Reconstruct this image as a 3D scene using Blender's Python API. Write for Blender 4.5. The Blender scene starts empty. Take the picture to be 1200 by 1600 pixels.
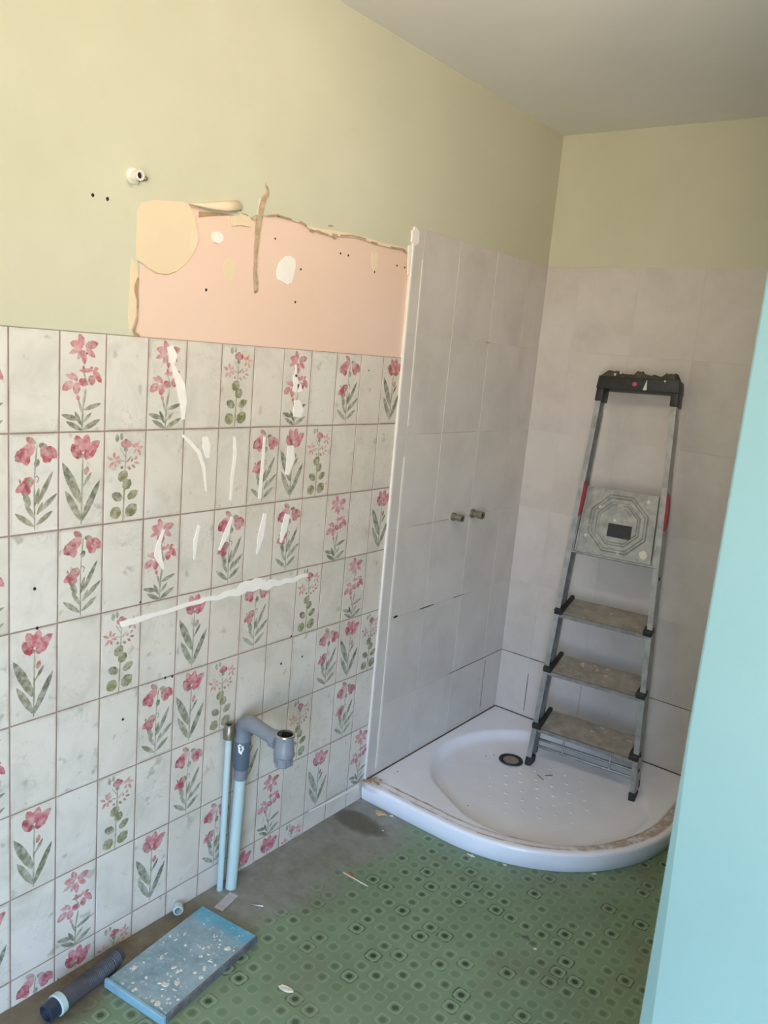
import bpy, bmesh, math, random
import numpy as np
from mathutils import Vector, Matrix, Euler
from mathutils.geometry import tessellate_polygon

# ------------------------------------------------------------------ camera, world, lights, exposure
scn = bpy.context.scene
COL = scn.collection
FPX = 1262.8
CAM = np.array([1.48536345, -2.86929505, 1.48061395])
FW = np.array([-0.58829337, 0.78489302, -0.19456069])
RT = np.array([0.78673363, 0.61117028, 0.08672416])
UP = np.array([-0.18697891, 0.10204819, 0.97704916])
cd = bpy.data.cameras.new('camera'); cam = bpy.data.objects.new('camera', cd); COL.objects.link(cam)
cd.sensor_fit = 'HORIZONTAL'; cd.sensor_width = 36.0; cd.lens = FPX / 1200 * 36.0
cd.clip_start = 0.02; cd.clip_end = 100
cd.dof.use_dof = True; cd.dof.focus_distance = 2.5; cd.dof.aperture_fstop = 16
cam.matrix_world = Matrix(((RT[0], UP[0], -FW[0], CAM[0]), (RT[1], UP[1], -FW[1], CAM[1]),
                           (RT[2], UP[2], -FW[2], CAM[2]), (0, 0, 0, 1)))
scn.camera = cam

w = bpy.data.worlds.new('world'); scn.world = w; w.use_nodes = True
nt = w.node_tree; nt.nodes.clear()
wo = nt.nodes.new('ShaderNodeOutputWorld'); bg = nt.nodes.new('ShaderNodeBackground')
tc = nt.nodes.new('ShaderNodeTexCoord'); sx = nt.nodes.new('ShaderNodeSeparateXYZ')
cr = nt.nodes.new('ShaderNodeValToRGB'); mp = nt.nodes.new('ShaderNodeMapRange')
nt.links.new(tc.outputs['Generated'], sx.inputs[0]); nt.links.new(sx.outputs['Z'], mp.inputs[0])
mp.inputs[1].default_value = -1; mp.inputs[2].default_value = 1
nt.links.new(mp.outputs[0], cr.inputs[0])
e = cr.color_ramp.elements                                   # warm ground, pale horizon, blue sky
e[0].position = 0.0; e[0].color = (0.80, 0.64, 0.50, 1)
e[1].position = 1.0; e[1].color = (0.22, 0.50, 1.1, 1)
x = e.new(0.49); x.color = (0.80, 0.68, 0.56, 1)
x = e.new(0.52); x.color = (0.72, 0.84, 1.0, 1)
x = e.new(0.62); x.color = (0.34, 0.66, 1.2, 1)
nt.links.new(cr.outputs[0], bg.inputs[0]); bg.inputs[1].default_value = 24.0
nt.links.new(bg.outputs[0], wo.inputs[0])

def area(name, loc, target, sx_, sy_, power, color, portal=False):
    l = bpy.data.lights.new(name, 'AREA'); l.shape = 'RECTANGLE'; l.size = sx_; l.size_y = sy_
    l.energy = power; l.color = color
    o = bpy.data.objects.new(name, l); COL.objects.link(o); o.location = loc
    o.rotation_euler = (Vector(target) - Vector(loc)).to_track_quat('-Z', 'Y').to_euler()
    if portal: l.cycles.is_portal = True
    return o
WX0, WX1, WZ0, WZ1, WY = 1.75, 3.15, 0.12, 2.10, -4.40      # window opening in the rear wall
area('window_portal', ((WX0 + WX1) / 2, WY - 0.10, (WZ0 + WZ1) / 2), ((WX0 + WX1) / 2, 0, (WZ0 + WZ1) / 2),
     WX1 - WX0, WZ1 - WZ0, 1, (1, 1, 1), portal=True)
LAMP = (0.95, -1.62, 2.20)
lamp_l = bpy.data.lights.new('ceiling_bulb', 'POINT'); lamp_l.energy = 12.5; lamp_l.color = (1.0, 0.88, 0.79)
lamp_l.shadow_soft_size = 0.06
lamp_o = bpy.data.objects.new('ceiling_bulb', lamp_l); COL.objects.link(lamp_o); lamp_o.location = LAMP

vs = scn.view_settings
scn.display_settings.display_device = 'sRGB'
vs.view_transform = 'Standard'; vs.look = 'None'; vs.gamma = 1.0; vs.use_curve_mapping = False
vs.exposure = 0.07

# ------------------------------------------------------------------ helpers
random.seed(7)
def hit(px, py, ax, v):
    """world point on an axis plane seen at a measured image position (1200x1600 frame)"""
    d = FW * FPX + RT * (px - 600) - UP * (py - 800)
    t = (v - CAM[ax]) / d[ax]; P = CAM + d * t
    return float(P[0]), float(P[1]), float(P[2])
def lin(c):
    c = c / 255.0
    return c / 12.92 if c <= 0.04045 else ((c + 0.055) / 1.055) ** 2.4
def rgb(r, g, b): return (lin(r), lin(g), lin(b), 1)

def obj(name, me_or_bm, mats=None, parent=None, kind=None):
    if isinstance(me_or_bm, bmesh.types.BMesh):
        me = bpy.data.meshes.new(name); me_or_bm.normal_update(); me_or_bm.to_mesh(me); me_or_bm.free()
    else: me = me_or_bm
    if mats is not None:
        me.materials.clear()
        for m in (mats if isinstance(mats, (list, tuple)) else [mats]): me.materials.append(m)
    o = bpy.data.objects.new(name, me); COL.objects.link(o)
    if parent is not None: o.parent = parent
    if kind: o['kind'] = kind
    return o
def smooth(o, ang=40):
    me = o.data
    for p in me.polygons: p.use_smooth = True
    bm = bmesh.new(); bm.from_mesh(me); a = math.radians(ang)
    for ed in bm.edges:
        if len(ed.link_faces) == 2 and ed.calc_face_angle(0) > a: ed.smooth = False
    bm.to_mesh(me); bm.free()
    return o
def tag(o, label=None, cat=None, group=None):
    if label: o['label'] = label
    if cat: o['category'] = cat
    if group: o['group'] = group
    return o
def thing(name, label, cat, loc=(0, 0, 0), group=None):
    o = bpy.data.objects.new(name, None); COL.objects.link(o); o.location = loc; o.empty_display_size = 0.05
    return tag(o, label, cat, group)
def local(parent_loc, pts):
    return [Vector(p) - Vector(parent_loc) for p in pts]

def hexa(bm, c, mi=0):
    """c: 8 corners, bottom ring 0-3 then top ring 4-7"""
    v = [bm.verts.new(p) for p in c]
    fs = [(0, 3, 2, 1), (4, 5, 6, 7), (0, 1, 5, 4), (1, 2, 6, 5), (2, 3, 7, 6), (3, 0, 4, 7)]
    out = []
    for f in fs:
        q = bm.faces.new([v[i] for i in f]); q.material_index = mi; out.append(q)
    return v, out
def box(bm, x0, x1, y0, y1, z0, z1, mi=0):
    return hexa(bm, [(x0, y0, z0), (x1, y0, z0), (x1, y1, z0), (x0, y1, z0), (x0, y0, z1), (x1, y0, z1), (x1, y1, z1), (x0, y1, z1)], mi)
def bev(bm, off, seg=1):
    bmesh.ops.recalc_face_normals(bm, faces=bm.faces)
    bmesh.ops.bevel(bm, geom=list(bm.edges), offset=off, segments=seg, affect='EDGES', profile=0.5, clamp_overlap=True)
def frame_of(d):
    d = Vector(d).normalized(); a = Vector((0, 0, 1)) if abs(d.z) < 0.9 else Vector((1, 0, 0))
    u = d.cross(a).normalized(); v = d.cross(u).normalized(); return u, v
def tube(bm, pts, rad, seg=20, cap0=True, cap1=True, inner=None):
    pts = [Vector(p) for p in pts]; n = len(pts)
    if not isinstance(rad, (list, tuple)): rad = [rad] * n
    rings = []; u = None
    for i, p in enumerate(pts):
        d = (pts[min(i + 1, n - 1)] - pts[max(i - 1, 0)])
        if d.length < 1e-9: d = pts[-1] - pts[0]
        d.normalize()
        if u is None: u, v = frame_of(d)
        else:
            u = (u - d * u.dot(d)).normalized(); v = d.cross(u).normalized()
        rings.append([bm.verts.new(p + (u * math.cos(2 * math.pi * k / seg) + v * math.sin(2 * math.pi * k / seg)) * rad[i]) for k in range(seg)])
    for a, b in zip(rings, rings[1:]):
        for k in range(seg): bm.faces.new((a[k], a[(k + 1) % seg], b[(k + 1) % seg], b[k]))
    if cap0: bm.faces.new(rings[0][::-1])
    if cap1: bm.faces.new(rings[-1])
    return rings
def lathe(bm, c, d, prof, seg=28):
    """prof: list of (distance along d, radius); closed where radius is 0"""
    c = Vector(c); d = Vector(d).normalized(); u, v = frame_of(d); rings = []
    for (h, r) in prof:
        if r < 1e-6: rings.append([bm.verts.new(c + d * h)])
        else: rings.append([bm.verts.new(c + d * h + (u * math.cos(2 * math.pi * k / seg) + v * math.sin(2 * math.pi * k / seg)) * r) for k in range(seg)])
    for a, b in zip(rings, rings[1:]):
        for k in range(seg):
            k2 = (k + 1) % seg
            if len(a) == 1 and len(b) == 1: continue
            if len(a) == 1: bm.faces.new((a[0], b[k2], b[k]))
            elif len(b) == 1: bm.faces.new((a[k], a[k2], b[0]))
            else: bm.faces.new((a[k], a[k2], b[k2], b[k]))
    bmesh.ops.recalc_face_normals(bm, faces=bm.faces)
def prism(bm, poly, base, top, mi=0):
    """extrude a closed outline: base(p), top(p) map each 2-D point into 3-D"""
    a = [bm.verts.new(base(p)) for p in poly]; b = [bm.verts.new(top(p)) for p in poly]; n = len(poly)
    tris = tessellate_polygon([[Vector((p[0], p[1], 0)) for p in poly]])
    for t in tris:
        try:
            bm.faces.new([a[i] for i in t]).material_index = mi
            bm.faces.new([b[i] for i in t][::-1]).material_index = mi
        except ValueError: pass
    for i in range(n):
        try: bm.faces.new((a[i], a[(i + 1) % n], b[(i + 1) % n], b[i])).material_index = mi
        except ValueError: pass
    bmesh.ops.recalc_face_normals(bm, faces=bm.faces)

# ------------------------------------------------------------------ materials
class Mat:
    def __init__(self, name, rough=0.5, metal=0.0, spec=0.5):
        self.m = bpy.data.materials.new(name); self.m.use_nodes = True; self.t = self.m.node_tree
        self.b = self.t.nodes['Principled BSDF']
        self.b.inputs['Roughness'].default_value = rough; self.b.inputs['Metallic'].default_value = metal
        self.b.inputs['Specular IOR Level'].default_value = spec
    def n(self, kind, **kw):
        nd = self.t.nodes.new(kind)
        for k, v in kw.items(): setattr(nd, k, v)
        return nd
    def l(self, a, b): self.t.links.new(a, b)
    def coord(self, kind='Object', scale=(1, 1, 1), per_object=False):
        tc = self.n('ShaderNodeTexCoord'); mp = self.n('ShaderNodeMapping'); mp.inputs['Scale'].default_value = scale
        self.l(tc.outputs[kind], mp.inputs[0])
        if per_object:
            oi = self.n('ShaderNodeObjectInfo'); mu = self.n('ShaderNodeVectorMath', operation='SCALE')
            cb = self.n('ShaderNodeCombineXYZ')
            self.l(oi.outputs['Random'], cb.inputs[0]); self.l(oi.outputs['Random'], cb.inputs[1]); self.l(oi.outputs['Random'], cb.inputs[2])
            self.l(cb.outputs[0], mu.inputs[0]); mu.inputs['Scale'].default_value = 37.0
            self.l(mu.outputs[0], mp.inputs['Location'])
        return mp.outputs[0]
    def noise(self, co, scale, detail=4, rough=0.55, dist=0.0):
        nz = self.n('ShaderNodeTexNoise'); nz.inputs['Scale'].default_value = scale; nz.inputs['Detail'].default_value = detail
        nz.inputs['Roughness'].default_value = rough; nz.inputs['Distortion'].default_value = dist
        self.l(co, nz.inputs['Vector']); return nz.outputs['Fac']
    def ramp(self, fac, *stops):
        r = self.n('ShaderNodeValToRGB'); el = r.color_ramp.elements
        el[0].position, el[0].color = stops[0]; el[1].position, el[1].color = stops[-1]
        for p, c in stops[1:-1]:
            q = el.new(p); q.color = c
        self.l(fac, r.inputs[0]); return r.outputs[0]
    def mix(self, fac, a, b, mode='MIX'):
        m = self.n('ShaderNodeMix', data_type='RGBA', blend_type=mode)
        for s, v in ((m.inputs[0], fac), (m.inputs[6], a), (m.inputs[7], b)):
            if isinstance(v, bpy.types.NodeSocket): self.l(v, s)
            else: s.default_value = v
        return m.outputs[2]
    def math(self, op, a, b=0.0, c=0.0, clamp=False):
        m = self.n('ShaderNodeMath', operation=op); m.use_clamp = clamp
        for s, v in zip(m.inputs, (a, b, c)):
            if isinstance(v, bpy.types.NodeSocket): self.l(v, s)
            else: s.default_value = v
        return m.outputs[0]
    def smooth(self, v, a, b, lo=0.0, hi=1.0):
        m = self.n('ShaderNodeMapRange', interpolation_type='SMOOTHSTEP')
        for s, q in zip(m.inputs[:5], (v, a, b, lo, hi)):
            if isinstance(q, bpy.types.NodeSocket): self.l(q, s)
            else: s.default_value = q
        return m.outputs[0]
    def color(self, c):
        if isinstance(c, bpy.types.NodeSocket): self.l(c, self.b.inputs['Base Color'])
        else: self.b.inputs['Base Color'].default_value = c
        return self
    def bump(self, h, strength=0.2, dist=0.002):
        b = self.n('ShaderNodeBump'); b.inputs['Strength'].default_value = strength; b.inputs['Distance'].default_value = dist
        self.l(h, b.inputs['Height']); self.l(b.outputs[0], self.b.inputs['Normal']); return self

WHT = (1, 1, 1, 1); BLK = (0, 0, 0, 1)
def mat_plain(name, c, rough=0.5, metal=0.0, var=0.08, scale=18, spec=0.5, bump=0.0):
    m = Mat(name, rough, metal, spec); co = m.coord()
    f = m.noise(co, scale, 4)
    lo = tuple(v * (1 - var) for v in c[:3]) + (1,); hi = tuple(min(1, v * (1 + var)) for v in c[:3]) + (1,)
    m.color(m.ramp(f, (0.3, lo), (0.7, hi)))
    if bump: m.bump(f, bump, 0.001)
    return m.m

def mat_paint():
    m = Mat('cream_painted_paper', 0.75, spec=0.25); co = m.coord()
    f = m.noise(co, 2.2, 4); c = m.ramp(f, (0.3, rgb(198, 194, 168)), (0.7, rgb(207, 203, 178)))
    g = m.noise(co, 9, 5, 0.6); c = m.mix(m.smooth(g, 0.60, 0.75, 0, 0.22), c, rgb(190, 182, 140))
    m.color(c); fine = m.noise(co, 160, 3); m.bump(fine, 0.25, 0.001); return m.m
def mat_peach():
    m = Mat('peach_plaster', 0.8, spec=0.2); co = m.coord()
    f = m.noise(co, 3.0, 4); c = m.ramp(f, (0.3, rgb(230, 198, 174)), (0.7, rgb(233, 202, 184)))
    m.color(c); m.bump(m.noise(co, 90, 3), 0.15, 0.001); return m.m
def mat_marble():
    # printed watery marbling of the old white tiles
    m = Mat('marbled_glaze', 0.22, spec=0.45); co = m.coord('Object', per_object=True)
    a = m.noise(co, 9, 5, 0.6, 0.6)
    c = m.ramp(a, (0.34, rgb(206, 202, 193)), (0.52, rgb(222, 216, 207)), (0.75, rgb(228, 222, 214)))
    v = m.noise(co, 16, 5, 0.6, 1.6); v = m.math('ABSOLUTE', m.math('SUBTRACT', v, 0.5))
    b = m.noise(co, 7, 2); msk = m.math('MULTIPLY', m.smooth(v, 0.0, 0.018, 1, 0), m.smooth(b, 0.47, 0.62, 0, 0.38))
    c = m.mix(msk, c, rgb(166, 168, 158))
    s = m.noise(co, 28, 2); c = m.mix(m.smooth(s, 0.63, 0.76, 0, 0.6), c, rgb(150, 150, 138))
    oi = m.n('ShaderNodeObjectInfo'); c = m.mix(m.math('MULTIPLY', oi.outputs['Random'], 0.14), c, rgb(200, 188, 165))
    # brown dirt towards the tile's rim, in patches
    tcn = m.n('ShaderNodeTexCoord'); sp = m.n('ShaderNodeSeparateXYZ'); m.l(tcn.outputs['Generated'], sp.inputs[0])
    dy = m.math('ABSOLUTE', m.math('SUBTRACT', sp.outputs['Y'], 0.5)); dz = m.math('ABSOLUTE', m.math('SUBTRACT', sp.outputs['Z'], 0.5))
    ed = m.math('MAXIMUM', m.smooth(dy, 0.42, 0.5, 0, 1), m.smooth(dz, 0.46, 0.5, 0, 1))
    c = m.mix(m.math('MULTIPLY', ed, m.smooth(b, 0.42, 0.65, 0, 0.40)), c, rgb(165, 150, 135))
    gp = m.n('ShaderNodeNewGeometry'); wn_ = m.noise(gp.outputs['Position'], 1.6, 4, 0.6)
    sp2 = m.n('ShaderNodeSeparateXYZ'); m.l(gp.outputs['Position'], sp2.inputs[0])
    ag = m.math('MULTIPLY', m.smooth(sp2.outputs['Y'], -2.1, -1.5, 0.0, 0.30), m.smooth(wn_, 0.3, 0.62, 0.5, 1.0))
    c = m.mix(ag, c, rgb(204, 180, 146))
    m.color(c); return m.m
def mat_ink():
    m = Mat('flower_print', 0.25, spec=0.45); at = m.n('ShaderNodeVertexColor'); at.layer_name = 'ink'
    co = m.coord('Object', per_object=True); f = m.noise(co, 70, 3, 0.6)
    c = m.mix(m.smooth(f, 0.35, 0.65, 0.05, 0.42), at.outputs[0], rgb(226, 216, 205))
    m.color(c); return m.m
def mat_shower_tile():
    m = Mat('mottled_beige_glaze', 0.28, spec=0.4); co = m.coord('Object', per_object=True)
    a = m.noise(co, 5, 5, 0.6, 0.4)
    c = m.ramp(a, (0.32, rgb(196, 187, 177)), (0.5, rgb(205, 196, 186)), (0.7, rgb(211, 202, 193)))
    v = m.noise(co, 30, 5, 0.7); c = m.mix(m.smooth(v, 0.55, 0.75, 0, 0.35), c, rgb(186, 179, 170))
    m.color(c); return m.m
def mat_floor():
    m = Mat('green_patterned_vinyl', 0.42, spec=0.4); co = m.coord()
    sp = m.n('ShaderNodeSeparateXYZ'); m.l(co, sp.inputs[0]); X, Y = sp.outputs['X'], sp.outputs['Y']
    P = 0.0464
    gx = m.math('DIVIDE', m.math('SUBTRACT', X, 0.389 - P / 2), P); gy = m.math('DIVIDE', m.math('SUBTRACT', Y, -1.551 - P / 2), P)
    ix, iy = m.math('FLOOR', gx), m.math('FLOOR', gy)
    cb = m.n('ShaderNodeCombineXYZ'); m.l(ix, cb.inputs[0]); m.l(iy, cb.inputs[1])
    wn = m.n('ShaderNodeTexWhiteNoise', noise_dimensions='3D'); m.l(cb.outputs[0], wn.inputs[0])
    big = m.noise(cb.outputs[0], 0.35, 2)
    rnd = m.math('ADD', m.math('MULTIPLY', wn.outputs['Value'], 0.75), m.math('MULTIPLY', big, 0.45))
    fx = m.math('SUBTRACT', m.math('SUBTRACT', gx, ix), 0.5); fy = m.math('SUBTRACT', m.math('SUBTRACT', gy, iy), 0.5)
    def pw(v, k): return m.math('POWER', m.math('ABSOLUTE', v), k)
    dr = m.math('POWER', m.math('ADD', pw(fx, 2.0), pw(fy, 2.0)), 0.5)
    ds = m.math('POWER', m.math('ADD', pw(fx, 4.0), pw(fy, 4.0)), 0.25)
    wob = m.math('MULTIPLY', m.math('SUBTRACT', m.noise(co, 90, 2), 0.5), 0.06)
    dr = m.math('ADD', dr, wob); ds = m.math('ADD', ds, wob)
    base = m.ramp(m.noise(co, 5, 4), (0.3, rgb(114, 133, 103)), (0.7, rgb(127, 147, 115)))
    strong = m.smooth(rnd, 0.42, 0.98, 0.06, 1.0)
    # dark square outline round the strong cells, pale ring, dark centre
    o1 = m.math('MULTIPLY', m.smooth(ds, 0.34, 0.385, 0, 1), m.smooth(ds, 0.42, 0.47, 1, 0))
    gap = m.smooth(m.noise(co, 60, 2), 0.40, 0.55, 0.25, 1)
    o1 = m.math('MULTIPLY', m.math('MULTIPLY', o1, gap), m.smooth(rnd, 0.72, 1.0, 0, 0.85))
    c = m.mix(o1, base, rgb(52, 68, 44))
    rg = m.math('MULTIPLY', m.smooth(ds, 0.235, 0.28, 0, 1), m.smooth(ds, 0.32, 0.36, 1, 0))
    c = m.mix(m.math('MULTIPLY', rg, m.smooth(rnd, 0.3, 0.9, 0.25, 0.65)), c, rgb(150, 168, 140))
    inn = m.smooth(dr, 0.24, 0.28, 1, 0)
    c = m.mix(m.math('MULTIPLY', inn, 0.40), c, rgb(92, 118, 84))
    dot = m.smooth(dr, 0.13, 0.20, 1, 0)
    c = m.mix(m.math('MULTIPLY', dot, strong), c, rgb(44, 58, 38))
    # dust and cement along the tiled wall
    n1 = m.noise(co, 6, 5, 0.62); n2 = m.noise(co, 22, 5, 0.65)
    nn = m.math('ADD', m.math('MULTIPLY', m.math('SUBTRACT', n1, 0.5), 0.30), m.math('MULTIPLY', m.math('SUBTRACT', n2, 0.5), 0.10))
    wd = m.math('ADD', 0.20, m.math('MULTIPLY', m.smooth(Y, -1.75, -1.15, 0, 1), 0.03))
    wd = m.math('SUBTRACT', wd, m.math('MULTIPLY', m.smooth(Y, -1.75, -1.60, 1, 0), 0.09))
    dd = m.math('SUBTRACT', m.math('ADD', X, nn), wd)
    dust = m.smooth(dd, -0.06, 0.06, 0.93, 0.0)
    dc = m.ramp(n2, (0.3, rgb(122, 118, 108)), (0.7, rgb(152, 149, 142)))
    brown = m.smooth(Y, -1.66, -1.50, 1, 0)
    dc = m.mix(brown, dc, m.ramp(n2, (0.3, rgb(98, 84, 68)), (0.7, rgb(126, 112, 92))))
    c = m.mix(dust, c, dc)
    # dark damp stain in front of the tray corner
    sxn = m.math('DIVIDE', m.math('SUBTRACT', X, 0.085), 0.10); syn = m.math('DIVIDE', m.math('SUBTRACT', Y, -0.99), 0.05)
    sd = m.math('ADD', m.math('ADD', pw(sxn, 2), pw(syn, 2)), m.math('MULTIPLY', nn, 6.0))
    c = m.mix(m.smooth(sd, 0.5, 1.3, 0.8, 0), c, rgb(84, 76, 60))
    # general grime
    c = m.mix(m.smooth(m.noise(co, 3.2, 5, 0.65), 0.46, 0.72, 0, 0.5), c, rgb(112, 108, 88))
    c = m.mix(m.smooth(m.noise(co, 13, 5, 0.7), 0.60, 0.78, 0, 0.4), c, rgb(92, 82, 62))
    m.color(c); m.b.inputs['Roughness'].default_value = 0.5
    m.bump(n2, 0.1, 0.002); return m.m
def mat_ceiling():
    m = Mat('ceiling_paint', 0.85, spec=0.2); co = m.coord(); f = m.noise(co, 2.5, 3)
    m.color(m.ramp(f, (0.3, rgb(232, 228, 222)), (0.7, rgb(238, 234, 229)))); m.bump(m.noise(co, 120, 3), 0.1, 0.001); return m.m
def mat_tray():
    m = Mat('tray_acrylic', 0.25, spec=0.5); co = m.coord()
    c = m.ramp(m.noise(co, 8, 4), (0.3, rgb(232, 229, 232)), (0.7, rgb(240, 238, 241)))
    sp = m.n('ShaderNodeSeparateXYZ'); m.l(co, sp.inputs[0]); X, Y, Z = sp.outputs
    # rounded-corner distance from the tray's outer edge (old sealant line of the removed door)
    R = 0.55; cc = 0.885 - R
    ax = m.math('MAXIMUM', m.math('SUBTRACT', X, cc), 0); ay = m.math('MAXIMUM', m.math('SUBTRACT', m.math('MULTIPLY', Y, -1), cc), 0)
    d = m.math('SUBTRACT', R, m.math('POWER', m.math('ADD', m.math('MULTIPLY', ax, ax), m.math('MULTIPLY', ay, ay)), 0.5))
    n = m.noise(co, 26, 5, 0.65); n3 = m.noise(co, 7, 3)
    dw = m.math('ADD', d, m.math('MULTIPLY', m.math('SUBTRACT', n, 0.5), 0.012))
    l1 = m.math('MULTIPLY', m.smooth(dw, 0.018, 0.022, 0, 1), m.smooth(dw, 0.024, 0.030, 1, 0))
    l2 = m.math('MULTIPLY', m.smooth(dw, 0.044, 0.047, 0, 1), m.smooth(dw, 0.050, 0.056, 1, 0))
    band = m.math('MULTIPLY', m.smooth(dw, 0.014, 0.022, 0, 1), m.smooth(dw, 0.048, 0.060, 1, 0))
    onTop = m.smooth(Z, 0.040, 0.055, 0, 1)
    right = m.smooth(X, 0.60, 0.76, 0, 1); right = m.math('MULTIPLY', right, m.smooth(Y, -0.10, -0.2, 0, 1))
    msk = m.math('MAXIMUM', m.math('MULTIPLY', l1, m.smooth(n, 0.35, 0.6, 0.15, 0.9)), m.math('MULTIPLY', l2, m.smooth(n3, 0.35, 0.65, 0.15, 0.9)))
    msk = m.math('MAXIMUM', msk, m.math('MULTIPLY', band, m.math('MULTIPLY', right, m.smooth(n, 0.36, 0.6, 0.25, 0.95))))
    msk = m.math('MAXIMUM', msk, m.math('MULTIPLY', band, m.smooth(n, 0.48, 0.7, 0.05, 0.4)))
    cor = m.math('MULTIPLY', m.smooth(X, 0.02, 0.09, 1, 0), m.smooth(Y, -0.80, -0.84, 0, 1))
    msk = m.math('MAXIMUM', msk, m.math('MULTIPLY', cor, m.smooth(n, 0.35, 0.6, 0.2, 0.95)))
    msk = m.math('MULTIPLY', msk, onTop)
    c = m.mix(msk, c, m.ramp(n, (0.35, rgb(112, 84, 62)), (0.65, rgb(186, 160, 138))))
    m.color(c); return m.m
def mat_alu():
    m = Mat('worn_aluminium', 0.42, 0.85); co = m.coord()
    c = m.ramp(m.noise(co, 30, 4), (0.3, rgb(150, 150, 148)), (0.7, rgb(186, 186, 184)))
    c = m.mix(m.smooth(m.noise(co, 60, 4, 0.7), 0.62, 0.72, 0, 0.6), c, rgb(200, 196, 186)); m.color(c); return m.m
def mat_tread():
    m = Mat('dusty_ribbed_tread', 0.7, 0.15); co = m.coord()
    n = m.noise(co, 25, 5, 0.65)
    c = m.ramp(n, (0.3, rgb(136, 127, 114)), (0.7, rgb(172, 162, 147)))
    c = m.mix(m.smooth(m.noise(co, 38, 3), 0.64, 0.69, 0, 0.8), c, rgb(212, 202, 186))
    m.color(c); return m.m
def mat_plate():
    m = Mat('dull_embossed_alloy', 0.5, 0.55); co = m.coord()
    c = m.ramp(m.noise(co, 40, 4), (0.3, rgb(146, 146, 140)), (0.7, rgb(178, 178, 170)))
    c = m.mix(m.smooth(m.noise(co, 70, 3), 0.68, 0.74, 0, 0.8), c, rgb(110, 110, 105)); m.color(c); return m.m
def mat_blue():
    m = Mat('blue_painted_board', 0.5, spec=0.4); co = m.coord()
    sp = m.n('ShaderNodeSeparateXYZ'); m.l(co, sp.inputs[0]); X, Y, Z = sp.outputs
    n = m.noise(co, 22, 5, 0.65); n2 = m.noise(co, 75, 4, 0.7)
    grey = m.ramp(n, (0.3, rgb(118, 144, 150)), (0.7, rgb(158, 178, 184)))
    blue = m.ramp(n, (0.3, rgb(74, 148, 172)), (0.7, rgb(104, 172, 194)))
    t = m.math('ADD', Y, m.math('MULTIPLY', m.math('SUBTRACT', n, 0.5), 0.10))
    c = m.mix(m.smooth(t, 0.10, 0.14, 0, 0.95), grey, blue)
    c = m.mix(m.smooth(t, -0.140, -0.158, 0, 0.8), c, blue)
    c = m.mix(m.smooth(n2, 0.55, 0.66, 0, 0.7), c, rgb(178, 192, 198))
    c = m.mix(m.math('MULTIPLY', m.smooth(X, 0.086, 0.0885, 0, 1), m.smooth(n, 0.35, 0.6, 0.5, 0.95)), c, rgb(96, 84, 80))
    m.color(c); m.bump(n2, 0.5, 0.002); return m.m
def mat_partition():
    m = Mat('pale_turquoise_paint', 0.35, spec=0.4); co = m.coord(); f = m.noise(co, 2.0, 3)
    m.color(m.ramp(f, (0.3, rgb(114, 146, 146)), (0.7, rgb(122, 154, 154)))); return m.m

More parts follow.
